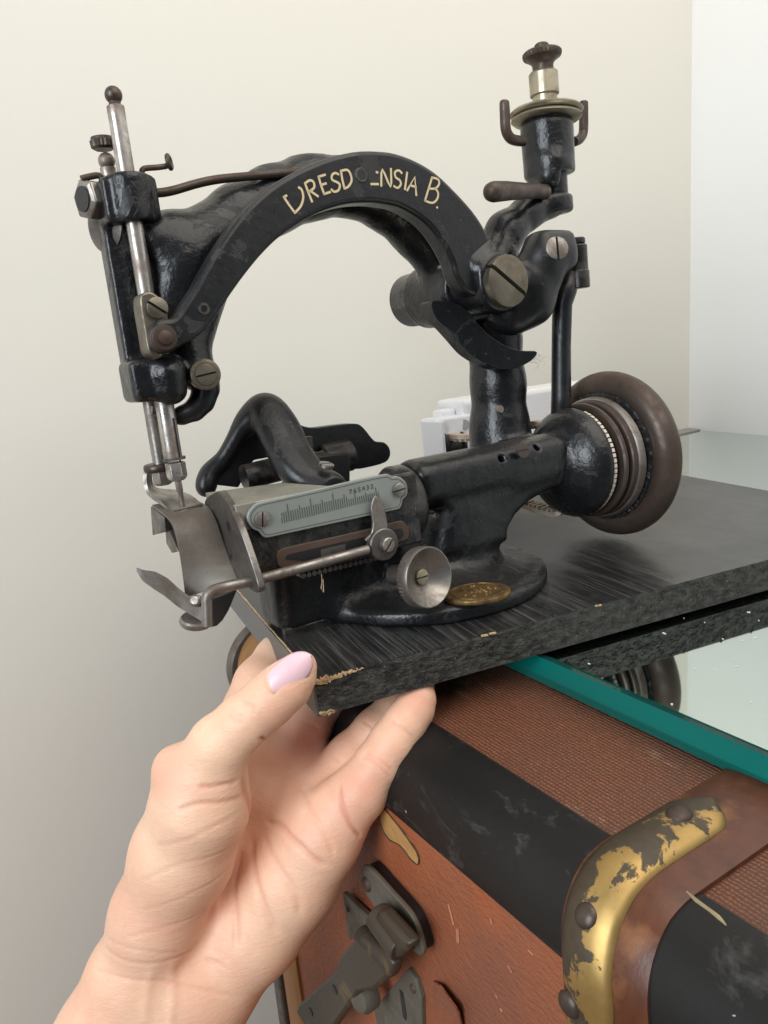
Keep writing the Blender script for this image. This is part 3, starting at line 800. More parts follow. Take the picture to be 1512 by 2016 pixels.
# bores and grooves
F1.cone((-18.5, 44, 60), (-18.5, 44, 98), 3.0, 3.0, 0.3, sub=True)
F1.cone((-18.5, 44, 130), (-18.5, 44, 170), 2.7, 2.7, 0.3, sub=True)
for c in ((99.07, 26, 49.41), (117.3, 26, 51.01)):
    F1.cone((c[0], c[1] - 5, c[2] + 3), (c[0], c[1] + 5, c[2] - 3), 1.4, 1.4, 0.4, sub=True)
body = mesh_obj('cast_body', F1.mesh(), ENR, sm, smooth=180)
screw('body_screw', (107.51, 25.4, 50.02), (0, -1, 0.2), 2.9, 0.4, body, MAT['iron'], (1, 0, 0))
mesh_obj('base_tongue', prism([(6.57, 36.33, 0), (16.03, 35.7, 0), (27.42, 35.46, 0), (60, 60, 0), (40, 80, 0), (20.97, 76.79, 0)], (0, 0, 4.6)), ENR, sm, smooth=25, bevel=1.0)
# rubbed-through spots of the column and neck
mesh_obj('paint_chip', prism(spline([(-1.1, 0, 1.2), (0.2, 0, 1.6), (1.2, 0, 0.5), (0.9, 0, -1.0), (-0.3, 0, -1.3), (-1.2, 0, -0.3)], 3, True) if False else
    spline([tuple(np.array((115.06, 46.2, 64.44)) + np.array(q)) for q in ((-1.1, -1, 1.2), (0.2, -1, 1.6), (1.2, -1, 0.5), (0.9, -1, -1.0), (-0.3, -1, -1.3), (-1.2, -1, -0.3))], 3, True), (0, 2.5, 0)), MAT['rawwood'] if False else plain('grey_primer', (0.17, 0.15, 0.13), 0.7), body, smooth=0)

# --- oval brass medallion on the base
md = (67.73, 8.05, 9.6)
mp = [(md[0] + 12.2 * math.cos(a) * 0.92 - 4.5 * math.sin(a) * 0.3, md[1] + 10.5 * math.sin(a), 6.4) for a in np.linspace(0, 2 * math.pi, 40, endpoint=False)]
mdl = mesh_obj('brass_medallion', prism(mp, (0, 0, 2.0)), MAT['brass'], sm, smooth=30, bevel=0.7, seg=3)
gs = [torusish((md[0], md[1], 8.3), (0, 0, 1), [(0, 8.6), (0, 9.2), (0.35, 9.0), (0.35, 8.8)], 40)]
rr = random.Random(5)
for i in range(22):
    a = rr.uniform(0, 6.28); q = rr.uniform(0.5, 7)
    gs.append(lathe((md[0] + q * math.cos(a), md[1] + q * math.sin(a) * 0.9, 8.2), (0, 0, 1), [(0, rr.uniform(.6, 1.5)), (0.5, rr.uniform(.3, .6)), (0.7, 1e-4)], 10))
mesh_obj('medallion_relief', merge(*gs), MAT['brass'], mdl, smooth=60)

# --- curved lever with the lettering
LY0, LY1 = 30.0, 38.5
outl = [(-23.33, 30, 102.03), (-22.76, 30, 105.42), (-20.67, 30, 107.4), (-18.04, 30, 108.06), (-15.81, 30, 108.05), (-13.57, 30, 109.76), (-10.78, 30, 112.9), (-7.4, 30, 116.76), (-4.25, 30, 120.94), (0.21, 30, 126.4), (6.91, 30, 133.76),
        (14.23, 30, 140.22), (23.07, 30, 145.96), (32.45, 30, 150.22), (41.4, 30, 153.26), (51.83, 30, 155.51), (60.26, 30, 155.91), (67.26, 30, 155.32), (75.07, 30, 153.14), (82.77, 30, 149.41), (89.89, 30, 143.87), (97.14, 30, 137.12),
        (102.15, 30, 130.51), (104.94, 30, 123.79), (107.27, 30, 116.61), (103.99, 30, 107.8), (92.48, 30, 108.81), (87.51, 30, 114.83), (86.27, 30, 119.54), (84.32, 30, 123.71), (81.19, 30, 128.53), (77.22, 30, 132.77), (72.77, 30, 135.79), (66.57, 30, 138.59), (61.11, 30, 139.57),
        (55.12, 30, 140.05), (46.89, 30, 139.59), (39.28, 30, 137.92), (33.23, 30, 135.83), (26.63, 30, 132.73), (20.61, 30, 129.24), (14.52, 30, 124.63), (8.57, 30, 119.21), (3.55, 30, 114.12), (-0.33, 30, 109.91), (-4.14, 30, 105.88), (-7.76, 30, 102.91),
        (-11.13, 30, 101.27), (-14.58, 30, 99.82), (-17.36, 30, 98.61), (-20.11, 30, 98.28), (-22.4, 30, 99.65)]
lev = mesh_obj('curved_lever', prism(spline(outl, 3, True), (0, LY1 - LY0, 0)), ENF, sm, smooth=30, bevel=1.5, seg=3)
lev['label'] = 'long arched black lever lettered in gold'
# the writing, worn away in the middle
LT = [[(24.37, 29.95, 141.39), (25.66, 29.95, 139.32), (27.45, 29.95, 136.77)], [(27.45, 29.95, 136.77), (29.73, 29.95, 138.71), (30.97, 29.95, 141.26), (30.77, 29.95, 143.5), (29.83, 29.95, 144.24)], [(24.37, 29.95, 141.39), (25.34, 29.95, 141.84)],
      [(32.17, 29.95, 145.45), (32.95, 29.95, 142.76), (33.86, 29.95, 140.05)], [(32.17, 29.95, 145.45), (33.99, 29.95, 146.37), (35.23, 29.95, 145.78), (35.09, 29.95, 144.13), (32.97, 29.95, 142.91)], [(33.72, 29.95, 143.22), (36.17, 29.95, 141.64)],
      [(37.16, 29.95, 147.46), (37.7, 29.95, 144.9), (38.42, 29.95, 142.33)], [(37.16, 29.95, 147.46), (39.58, 29.95, 148.09)], [(37.81, 29.95, 145.05), (39.58, 29.95, 145.52)], [(38.42, 29.95, 142.33), (40.68, 29.95, 142.95)],
      [(44.42, 29.95, 148.24), (43.29, 29.95, 148.68), (42.01, 29.95, 147.98), (41.91, 29.95, 146.61), (43.64, 29.95, 145.87), (44.45, 29.95, 145.11), (43.78, 29.95, 143.58), (42.15, 29.95, 143.03), (41.24, 29.95, 143.71)],
      [(45.39, 29.95, 149.32), (45.58, 29.95, 146.66), (45.97, 29.95, 144.05)], [(45.39, 29.95, 149.32), (47.75, 29.95, 149.67), (48.79, 29.95, 148.38), (48.89, 29.95, 146.39), (47.54, 29.95, 144.68), (45.97, 29.95, 144.05)],
      [(56.08, 29.95, 145.45), (58.79, 29.95, 145.48)], [(58.59, 29.95, 149.16), (59.07, 29.95, 149.09)],
      [(59.9, 29.95, 144.94), (60.94, 29.95, 150.06), (63.5, 29.95, 144.65), (64.32, 29.95, 150.36)],
      [(68.44, 29.95, 149), (67.34, 29.95, 149.86), (65.77, 29.95, 149.28), (65.87, 29.95, 147.69), (67.36, 29.95, 146.76), (67.6, 29.95, 145.48), (66.25, 29.95, 144.36), (64.82, 29.95, 144.9)],
      [(69.02, 29.95, 143.89), (70.59, 29.95, 149.28)],
      [(69.89, 29.95, 143.58), (73.48, 29.95, 147.88), (73.39, 29.95, 142.06)], [(71.31, 29.95, 145.2), (73.61, 29.95, 144.73)],
      [(76.72, 29.95, 140.35), (80.54, 29.95, 147.81)], [(80.54, 29.95, 147.81), (82.91, 29.95, 147.27), (83.27, 29.95, 145.8), (81.5, 29.95, 144.3), (78.86, 29.95, 144.28)], [(81.5, 29.95, 144.3), (82.5, 29.95, 142.83), (81.84, 29.95, 140.84), (79.68, 29.95, 139.61), (76.72, 29.95, 140.35)],
      [(81.43, 29.95, 138.2), (81.62, 29.95, 138.03)]]
mesh_obj('gold_lettering', strokes([spline(l, 3) if len(l) > 3 else l for l in LT], 0.72, (0, -1, 0), 0.06), MAT['gold'], lev, smooth=0)
h0 = (52.87, 29.9, 148.13)
mesh_obj('screw_hole', torusish((h0[0], h0[1] - 0.1, h0[2]), (0, 1, 0), [(0, 1.5), (-0.15, 2.1), (0.3, 2.5), (0.4, 1.4)], 24), ENF, lev, smooth=60)
mesh_obj('hole_bottom', cyl((h0[0], 29.88, h0[2]), (h0[0], 30.2, h0[2]), 1.55), MAT['black'], lev)
h1 = (-6.04, 29.9, 109.98)
mesh_obj('pin_end', torusish((h1[0], 29.75, h1[2]), (0, 1, 0), [(0, 1.0), (0, 1.7), (0.5, 1.9), (0.5, 0.9)], 24), ENF, lev, smooth=40)
b0 = (-19.38, 29, 102.63)
mesh_obj('lever_boss', lathe((b0[0], 31, b0[2]), (0, -1, 0), [(0, 3.9), (2.0, 3.9), (2.6, 3.4), (2.7, 2.2), (3.6, 2.0), (3.9, 1.2), (4.0, 1e-4)], 32), MAT['iron'], lev, smooth=45)

# hub of the lever, its big slotted pivot screw and the rear collar
F2 = Field((70, 20, 70), (160, 94, 145), 0.8)
F2.cyl((HX, 26.5, HZ), (HX, 62, HZ), 10.4, 1.2, 2)
F2.cone((103.05, 34, 124.5), (96.69, 34, 119.39), 4.5, 5, 5)
rck = F2.mesh()
mesh_obj('lever_hub', rck, EN, sm, smooth=180)
screw('pivot_screw', (HX, 27, HZ), (0, -1, 0), 9.1, 4.0, sm, MAT['bronze'], (0.84, 0, -0.62), slotw=0.17, dome=0.12)
mesh_obj('rear_boss', lathe((HX - 1, 64, HZ), (0, 1, 0), [(0, 10.2), (3, 10.6), (5, 10.6), (5.2, 9.4), (6.4, 9.4), (6.6, 10.8), (22, 10.8), (23.5, 9.6), (23.6, 1e-4)], 40), ENR, sm, smooth=40)
nb_ = (101.46, 78, 109.43)
mesh_obj('boss_nut', lathe((nb_[0], nb_[1] - 2, nb_[2]), (-0.55, -0.75, -0.35), [(0, 3.2), (2.6, 3.2), (3.0, 2.6)], 6), ENR, sm, smooth=20, bevel=0.3)

# rocker: round cheek behind the hub with an arm to the connecting rod
F3 = Field((84, 28, 70), (170, 62, 140), 0.8)
F3.cyl((118.39, 40, 107.76), (126.14, 49, 108.35), 13.8, 2.5, 3)
F3.path([((135.39, 38, 114.66), 8), ((130.57, 41, 104.65), 8.5), ((122.72, 43, 100.11), 7)], 4)
F3.path([((122.29, 42, 104.3), 6.0), ((130.31, 40, 111.32), 7.2), ((135.39, 38, 120.4), 8.0), ((142.16, 36, 121.78), 6.6)], 4)
F3.box((140.14, 38, 123.11), (8.5, 6, 7.2), 3, 4)
mesh_obj('rocker', F3.mesh(), ENF, sm, smooth=180)
rp = (153.94, 38, 121.71)
jn = mesh_obj('rod_pin', merge(cyl((rp[0], rp[1], rp[2] - 13), (rp[0], rp[1], rp[2] + 3.5), 4.1, n=28, ch=0.5), cyl((rp[0], rp[1], rp[2] + 3.6), (rp[0], rp[1], rp[2] + 6.2), 3.5, n=28, ch=0.5)), ENF, sm, smooth=35)
mesh_obj('pin_collar', cyl((rp[0], rp[1], rp[2] - 13.4), (rp[0], rp[1], rp[2] - 6.4), 4.45, n=28, ch=0.4), ENF, jn, smooth=35)
sc_ = (135.45, 30.5, 122.8)
screw('clamp_screw', sc_, (-0.35, -0.9, 0.2), 4.4, 2.0, sm, MAT['steel_worn'], (0.05, 0, 1), slotw=0.2)
mesh_obj('connecting_rod', tube([(151.38, 40, 114.22), (148.35, 40, 108.02), (147.18, 41, 102.62), (146.19, 42, 86.59), (144.42, 42, 66.09), (143.06, 42, 53.64)], [4.2, 4.6, 4.0, 3.9, 4.1, 4.3], 20), ENF, sm, smooth=180)

# curved release horn in front of the column
hn = [(86.64, 46, 108.08), (91.9, 44, 107.73), (96.26, 41, 105.66), (99.1, 39, 102.13), (103, 38, 96.55), (107.95, 38, 92.58), (114.55, 38, 88.76), (121.5, 38, 86.58), (129.26, 38, 85.47), (127.15, 38, 82.71), (120.92, 38, 80.57), (114.45, 38, 80.07), (108.27, 38, 81.29), (102.5, 39, 84.4), (98.38, 41, 88.13), (94.54, 43, 93.88), (91.78, 45, 98.37), (88.45, 46, 101.87)]
mesh_obj('release_horn', prism(spline(hn, 4, True), (0, 7.5, 0)), EN, sm, smooth=50, bevel=2.2, seg=4)

# --- thread tension post on top of the column
tx, ty = 160.0, 57.0
F5 = Field((138, 36, 138), (182, 78, 180), 0.8)
F5.path([((tx, ty, 158), 9.8), ((tx, ty, 174), 10.4)], 1)
F5.cyl((tx, ty, 155.5), (tx, ty, 176.5), 10.4, 1.0, 1.5)
F5.cyl((tx + 1, ty, 147), (tx + 1, ty, 158), 6.4, 0.8, 1)
F5.cone((tx - 5, ty - 5, 154), (tx - 3, ty - 4, 158), 5, 7, 3)
F5.box((tx + 6, ty - 6, 148), (9, 9, 8), 1, 1, sub=True)
F5.cyl((tx + 1, ty, 147), (tx + 1, ty, 158), 6.4, 0.8, 1)
mesh_obj('tension_post', F5.mesh(), ENR, sm, smooth=180)
hdl = tube([(149.97, 50, 147.87), (142.88, 47, 147.56), (140.89, 46, 147.33)], [3.0, 2.8, 2.8], 16)
mesh_obj('lever_grip', merge(hdl, tube(spline([(142.15, 46.5, 147.45), (132.42, 43, 146.62), (120.48, 38, 145.46), (113.05, 35, 144.59), (108.68, 33.2, 144), (106.37, 32.4, 143.64)], 5), [2.9, 3.0, 3.2, 3.5, 3.6, 3.7, 3.2, 1.2], 18)), MAT['iron'], sm, smooth=60)
zz = 176.8
mesh_obj('tension_disc', lathe((tx, ty, zz), (0.06, 0, 1), [(0, 9), (0.2, 13.4), (1.0, 14.4), (1.8, 14.0), (2.3, 13.0), (2.3, 5)], 56), MAT['nickel'], sm, smooth=45)
mesh_obj('tension_disc', lathe((tx + 0.2, ty, zz + 2.4), (0.06, 0, 1), [(0, 13.2), (0.5, 14.6), (1.3, 15.0), (2.2, 14.0), (2.6, 12.0), (2.4, 5)], 56), MAT['nickel'], sm, smooth=45)
mesh_obj('spool_post', merge(cyl((tx, ty, zz + 4), (tx, ty, 189.5), 5.0, n=32)), MAT['nickel'], sm, smooth=35)
mesh_obj('spool_sleeve', lathe((tx, ty, 186.6), (0, 0, 1), [(0, 5.4), (0.4, 5.9), (8.4, 5.9), (9.2, 5.2)], 36), MAT['nickel'], sm, smooth=35)
mesh_obj('knurled_nut', lathe((tx, ty, 195.4), (0, 0, 1), [(0, 4.3), (2.4, 4.2), (3.6, 4.6), (5, 6.4), (5.6, 7.6), (6.4, 7.9), (7.4, 7.9), (8.0, 7.2), (8.2, 4)], 64, 0.35, (4, 5, 6)), MAT['iron'], sm, smooth=35)
mesh_obj('post_tip', cyl((tx, ty, 203), (tx, ty, 206.3), 2.9, n=24, ch=0.6), MAT['iron'], sm, smooth=35)
mesh_obj('thread_hook', tube(spline([(142.28, 52, 167.4), (138.24, 51, 167.18), (134.31, 50, 167.52), (132.46, 50, 169.48), (131.95, 50, 172.04), (132.12, 50, 176.26), (132.28, 50, 180.28), (132.37, 50, 181.19)], 4), [2.0] * 7 + [1.9, 1.3], 16), MAT['iron'], sm, smooth=60)
mesh_obj('thread_hook', tube(spline([(178, 60, 170.56), (182.08, 61, 171.79), (185.39, 62, 174.23), (186.25, 62, 177.35), (186.66, 62, 182.49), (187.01, 62, 186.79), (187.09, 62, 187.81)], 4), [2.0] * 7 + [1.9, 1.3], 16), MAT['iron'], sm, smooth=60)

# --- hand wheel and its housing
sx = (1, 0, 0)
F6 = Field((106, 6, 8), (172, 66, 70), 0.9)
F6.path([((118, AX, 41.0), 8.0), ((131, AX, 40), 10.5)], 3)
F6.ell((144.5, AX, 38.6), (14.5, 22.9, 22.9), 4)
F6.box((150, AX, 38.6), (5.4, 30, 30), 0.2, 0.2, sub=True)
F6.cyl((141, AX, 38.6), (170, AX, 38.6), 21.2, 0.5, 0.3, sub=True)
mesh_obj('wheel_housing', F6.mesh(), ENR, sm, smooth=180)
hw = mesh_obj('wheel_hub', lathe((142, AX, AZ), sx, [(0, 12), (0.1, 18.5), (7.0, 18.8), (7.1, 23.0), (7.6, 23.8), (8.8, 24.0), (9.0, 21.5), (11.0, 21.5), (11.2, 23.8), (11.6, 24.3), (16, 24.6), (16.2, 23.0)], 72), MAT['iron'], sm, smooth=30)
mesh_obj('hub_ring', lathe((155.6, AX, AZ), sx, [(0, 22), (0.1, 24.8), (0.5, 25.2), (3.4, 25.6), (3.6, 24)], 72), MAT['steel_worn'], hw, smooth=30)
tprof = []
for i in range(28):
    a = 2 * math.pi * i / 28
    tprof.append((6.1 * math.sin(a), 29.5 - 6.4 * math.cos(a) if False else 29.2 + 6.1 * math.cos(a)))
mesh_obj('hand_wheel', torusish((167.2, AX + 0.8, AZ), sx, tprof, 84), MAT['iron'], sm, smooth=180)
mesh_obj('wheel_web', lathe((161.8, AX, AZ), sx, [(0, 10), (0, 26.5), (1.0, 27.3), (8, 27.0), (8.5, 10)], 72), MAT['black'], sm, smooth=30)
def ragged(x, r0, r1, jit, n=150):
    V = []; Fc = []
    for i in range(n):
        a = 2 * math.pi * i / n
        for r, dx in ((r0, 0), (r0 + 0.2 + random.uniform(0, .3), -0.9 - random.uniform(0, .5)), (r1 - random.uniform(0, jit), -0.7 - random.uniform(0, .6)), (r1 + random.uniform(-jit, jit) * 0.5, 0.3)):
            V.append((x + dx, AX + 0.4 + math.cos(a) * r, AZ + math.sin(a) * r))
    for i in range(n):
        j = (i + 1) % n
        for k in range(4): Fc.append((i * 4 + k, i * 4 + (k + 1) % 4, j * 4 + (k + 1) % 4, j * 4 + k))
    return V, Fc
mesh_obj('crumbling_seal', ragged(161.6, 24.6, 27.2, 0.8), MAT['black'], hw, smooth=0)

teeth = []
for i in range(27):
    a = math.radians(-70 + 140 * i / 26)
    d = Vector((0, -math.cos(a), math.sin(a))); t_ = Vector((0, math.sin(a), math.cos(a)))
    teeth.append(box(Vector((145.3, AX, AZ)) + d * 21.2, (0.8, 0.75, 1.1), Matrix((Vector((1, 0, 0)), t_, d)).transposed()))
mesh_obj('pulley_teeth', merge(*teeth), plain('pale_rubber', (0.62, 0.57, 0.48), 0.7), hw, smooth=0)

# --- drive belt round the pulley behind the housing
def belt(path, width, t, tooth):
    P = [Vector(p) for p in path]; n = len(P); gs = []; V = []; Fc = []
    for i in range(n):
        d = (P[(i + 1) % n] - P[i - 1]).normalized(); side = Vector((1, 0, 0)); nrm = d.cross(side).normalized()
        for s, q in ((-1, 0), (1, 0), (1, t), (-1, t)):
            V.append(tuple(P[i] + side * s * width / 2 + nrm * q))
    for i in range(n):
        for k in range(4):
            j = (k + 1) % 4; i2 = (i + 1) % n
            Fc.append((i * 4 + k, i * 4 + j, i2 * 4 + j, i2 * 4 + k))
    gs.append((V, Fc))
    for i in range(0, n):
        d = (P[(i + 1) % n] - P[i - 1]).normalized(); side = Vector((1, 0, 0)); nrm = d.cross(side).normalized()
        c = P[i] + nrm * (t + tooth / 2)
        R = Matrix((side, d, nrm)).transposed()
        gs.append(box(c, (width / 2, 0.55, tooth / 2), R))
    return merge(*gs)
def belt_path():
    y1, z1, r1 = AX, AZ, 19.6; y2, z2, r2 = 122.0, 42.5, 6.5; bx = 141.5
    pts = []
    for k in range(26):
        a = math.radians(62) + math.radians(213) * k / 25        # over the top, down the near side, under the pulley
        pts.append((y1 + r1 * math.cos(a), z1 + r1 * math.sin(a)))
    pts += [(44, 15.6), (56, 15.8), (68, 17.8), (92, 26), (110, 32.5)]
    for k in range(9):
        a = math.radians(-75) + math.radians(155) * k / 8
        pts.append((y2 + r2 * math.cos(a), z2 + r2 * math.sin(a)))
    pts += [(108, 48.5), (90, 50), (72, 52.4), (58, 56)]
    P = spline([(bx, y, z) for y, z in pts], 4, True); out = [P[0]]
    for p in P[1:]:
        if math.dist(p, out[-1]) > 1.9: out.append(p)
    return out[::-1]
bp = belt_path()
tag(place(mesh_obj('drive_belt', belt(bp, 5.0, 2.0, 1.3), MAT['belt'], None, smooth=0, off=(152, 80, 40)), 'M', (152, 80, 40)),
    'rust stained toothed belt looping from the hand wheel to the white motor', 'belt')
mt = thing('electric_motor', 'white plastic electric motor standing behind the column of the sewing machine', 'motor', 'M', (175, 130, 0))
def rounded(c, h, name, bev=2.5): return mesh_obj(name, box(c, h), MAT['white'], mt, smooth=35, bevel=bev, seg=3)
m0 = (132.07, 118, 55.95); m1 = (144.51, 118, 28.52)
rounded((m0[0] + 1.2, 122, m0[2] - 16), (1.0, 9, 16), 'mounting_flange', 0.6)
rounded((m0[0] + 12, 125, m0[2] - 13), (11.5, 7, 14), 'motor_foot', 1.5)
m2 = (151.25, 122, 62.23); m3 = (212.55, 122, 55.86)
rounded((m2[0] + 45, 131, m2[2] - 20), (46, 12, 22), 'motor_body', 3)
rounded((m2[0] - 6, 128, m2[2] - 8), (5, 4, 6), 'terminal_cap', 1.6)
mesh_obj('motor_base', box((165, 140, 6), (28, 9, 6)), MAT['white'], mt, smooth=20, bevel=1)
mesh_obj('mount_hole', cyl((149.69, 117.6, 51.99), (150.75, 119, 51.81), 2.6), MAT['ledge'], mt)
p2 = (135.9, 112, 44.07)
mesh_obj('motor_pulley', lathe((p2[0], 122, 42.5), sx, [(0, 3), (0.1, 7.6), (1.6, 8.2), (2.0, 6.0), (11, 6.0), (11.2, 7.5), (12.5, 7.5), (12.6, 1)], 36), MAT['black'], mt, smooth=35)
mesh_obj('pulley_shaft', cyl((p2[0] - 0.4, 122, 42.5), (175, 122, 42.5), 2.4), MAT['steel_worn'], mt)

# --- needle bar side
bxn, byn = -18.5, 44.0
mesh_obj('needle_bar', merge(cyl((bxn, byn, 93), (bxn, byn, 169.3), 2.5, n=32, ch=0.3)), MAT['steel'], sm, smooth=40)
mesh_obj('bar_knob', merge(lathe((bxn, byn, 169.2), (0, 0, 1), [(0, 2.1), (0.7, 1.6), (1.2, 1.8)], 24), ball((bxn, byn, 172.1), 2.5, 28)), MAT['iron'], sm, smooth=60)
mesh_obj('lower_needle_bar', merge(cyl((bxn, byn - 0.5, 66.5), (bxn, byn - 0.5, 93), 2.85, n=32)), MAT['steel'], sm, smooth=40)
mesh_obj('bar_slot', box((bxn + 1.3, byn - 3.05, 71), (0.2, 0.3, 8)), MAT['black'], sm, smooth=0)
pb = (-20.84, 51, 75)
mesh_obj('presser_bar', cyl((pb[0], 51, 62), (pb[0], 51, 96), 2.3, n=30), MAT['steel_worn'], sm, smooth=40)
mesh_obj('spring_clip', tube([(-21.1, 48, 83.1), (-21.51, 48, 80.61), (-20, 48, 80.09)], 0.5, 8), MAT['steel'], sm)
pbt = (-21.25, 53, 154.6)
mesh_obj('presser_rod', merge(cyl((pbt[0], 53, 146), (pbt[0], 53, 154.5), 2.3, n=24), ball((pbt[0], 53, 156.4), 2.5, 20)), MAT['steel'], sm, smooth=60)
mesh_obj('pressure_nut', lathe((pbt[0] - 0.2, 53, 159.6), (0, 0, 1), [(0, 2.6), (0.6, 3.6), (2.4, 3.8), (2.6, 3.4), (3.4, 3.3)], 44, 0.25, (1, 2)), MAT['iron'], sm, smooth=35)
sp = []
for i in range(90):
    a = i * 0.62; sp.append((pbt[0] + 3.6 + 1.2 * math.cos(a), 49 + 1.2 * math.sin(a), 147 + i * 0.15))
mesh_obj('coil_spring', tube(sp, 0.33, 5), MAT['steel_dark'], sm, smooth=60)
# thread-guide wire and its button
mesh_obj('guide_wire', tube(spline([(-13.29, 46, 151.92), (-12.72, 46, 152.65), (-11.45, 46, 152.96), (-8.34, 46, 153.23), (-5.48, 46, 153.65)], 4), 0.85, 10), MAT['iron'], sm, smooth=60)
gb = (-4.51, 46, 154.83)
mesh_obj('wire_eye', torusish((gb[0], gb[1], gb[2]), (0.85, -0.5, 0.1), [(0.75 * math.sin(a), 2.6 + 0.75 * math.cos(a) - 0.8) for a in np.linspace(0, 2 * math.pi, 10, endpoint=False)], 28), MAT['iron'], sm, smooth=180)
mesh_obj('oil_pipe', tube(spline([(-10.8, 47, 146.13), (-7.67, 47, 146.29), (-3.61, 47, 147.04), (4.14, 47.5, 149.15), (10.97, 47.5, 150.43), (19.43, 47, 151.18), (29.7, 46, 151.87), (40.86, 46, 153), (52.6, 46, 154.98)], 5), 1.35, 14), MAT['rod'], sm, smooth=180)
# nut and washers on the far left of the head
nx = (-28.15, 52, 144.99)
mesh_obj('head_nut', lathe((nx[0] - 2.5, 50, nx[2]), (1, 0.35, 0), [(0, 4.6), (0.6, 6.0), (4.0, 6.0), (4.4, 5.2)], 6, a0=0.3), MAT['steel_worn'], sm, smooth=20, bevel=0.4)
mesh_obj('nut_recess', cyl((nx[0] - 2.9, 49.86, nx[2]), (nx[0] - 2.2, 50.1, nx[2]), 3.6), MAT['black'], sm)
mesh_obj('spring_plate', tube(spline([(-30.13, 50, 150.63), (-27.73, 50, 151.23), (-24.77, 50, 151.55), (-24.14, 50, 149.29), (-24.1, 50, 144.43), (-27.49, 50, 141)], 3), 0.95, 8), MAT['iron'], sm, smooth=60)
mesh_obj('tension_spindle', cyl((nx[0], 50.6, nx[2]), (nx[0] + 9, 53, nx[2]), 2.0), MAT['steel_dark'], sm)
mesh_obj('thread_disc', lathe((-25.82, 53, 138.67), (1, 0.4, 0), [(0, 1), (0.1, 6.6), (0.9, 8.4), (1.5, 8.4), (2.2, 5), (2.3, 1)], 36), MAT['steel_dark'], sm, smooth=40)
mesh_obj('face_plate', prism([(-27.12, 50, 138.12), (-24.17, 50, 138.08), (-24.14, 50, 131.38), (-26.51, 50, 133.19)], (0, 2.5, 0)), MAT['steel_dark'], sm, smooth=20, bevel=0.4)
# clamp joining needle bar and lever
cb = [(-23.33, 33, 114.7), (-21.8, 33, 116.03), (-19.47, 33, 115.9), (-16.77, 33, 113.31), (-16.01, 33, 110.66), (-16.42, 33, 106.33), (-19.65, 33, 97.82), (-21.81, 33, 97.44), (-23.6, 33, 99.21), (-23.7, 33, 104.72), (-23.76, 33, 110.46)]
mesh_obj('bar_clamp', prism(spline(cb, 3, True), (0, 8.5, 0)), MAT['bronze'], sm, smooth=30, bevel=0.8, seg=3)
screw('clamp_screw', (-19.17, 33.1, 111.31), (0, -1, 0), 3.1, 1.5, sm, MAT['bronze'], (0.8, 0, -0.6), slotw=0.25)
# take-up hook beside the lower bearing
F7 = Field((-20, 30, 66), (16, 60, 100), 0.6)
F7.path([((-5.42, 46, 94.77), 3.6), ((-3.95, 45, 91.39), 4.4), ((-3.87, 46, 86.58), 4.0), ((-5.67, 46, 82.75), 3.6), ((-8.76, 46, 80.23), 3.1), ((-12.92, 46, 79.16), 2.6), ((-15.26, 46, 78.84), 2.0)], 2)
mesh_obj('take_up_hook', F7.mesh(), ENF, sm, smooth=180)
cs = (-6.34, 40, 91)
mesh_obj('hook_collar', lathe((cs[0] + 0.8, 41.5, cs[2]), (-0.1, -1, 0), [(0, 4.2), (0.2, 4.8), (3.4, 4.8), (3.8, 4.3), (3.8, 3.4)], 36), MAT['bronze'], sm, smooth=40)
screw('hook_screw', (cs[0] + 0.5, 38.0, cs[2]), (-0.1, -1, 0), 3.25, 0.9, sm, MAT['bronze'], (1, 0, 0.12), slotw=0.2)
# needle clamp, needle, presser foot
nt = (-13.31, 62.38, 58)
mesh_obj('needle_nut', lathe((bxn + 0.3, byn - 0.5, 59.3), (0, 0, 1), [(0, 2.0), (0.7, 2.9), (1.5, 3.3), (5.6, 3.3), (6.0, 3.0)], 6, a0=0.2), MAT['steel'], sm, smooth=20, bevel=0.35)
mesh_obj('needle_nut', lathe((pb[0], 51, 57.8), (0, 0, 1), [(0, 2.2), (0.6, 3.2), (4.4, 3.2), (4.9, 2.8)], 6, a0=0.5), MAT['steel_worn'], sm, smooth=20, bevel=0.35)
mesh_obj('nut_washer', merge(cyl((bxn + 0.3, byn - 0.5, 66), (bxn + 0.3, byn - 0.5, 66.8), 3.5)), MAT['steel_dark'], sm)
mesh_obj('needle', tube([(bxn + 0.3, byn - 0.5, 60), (bxn + 0.4, byn - 0.5, 56), (bxn + 0.5, byn - 0.5, 55.5), (bxn + 0.6, byn - 0.5, 47)], [1.1, 1.05, 0.8, 0.6], 12), MAT['steel'], sm, smooth=40)
ft = [(-26.16, 56, 62.76), (-23.37, 58, 63.49), (-16.76, 58, 62.71), (-14.32, 54, 61.89)]
mesh_obj('foot_bracket', merge(lathe((pb[0] - 0.6, 51, 62.2), (0, 0, 1), [(0, 2.5), (0.2, 4.5), (0.8, 4.8), (2.2, 4.8), (2.7, 4.3), (2.7, 2.2)], 36), tube([(pb[0], 53, 63.6), (bxn + 3.5, 47.5, 63.6)], [1.5, 1.3], 12)), MAT['rod'], sm, smooth=45)
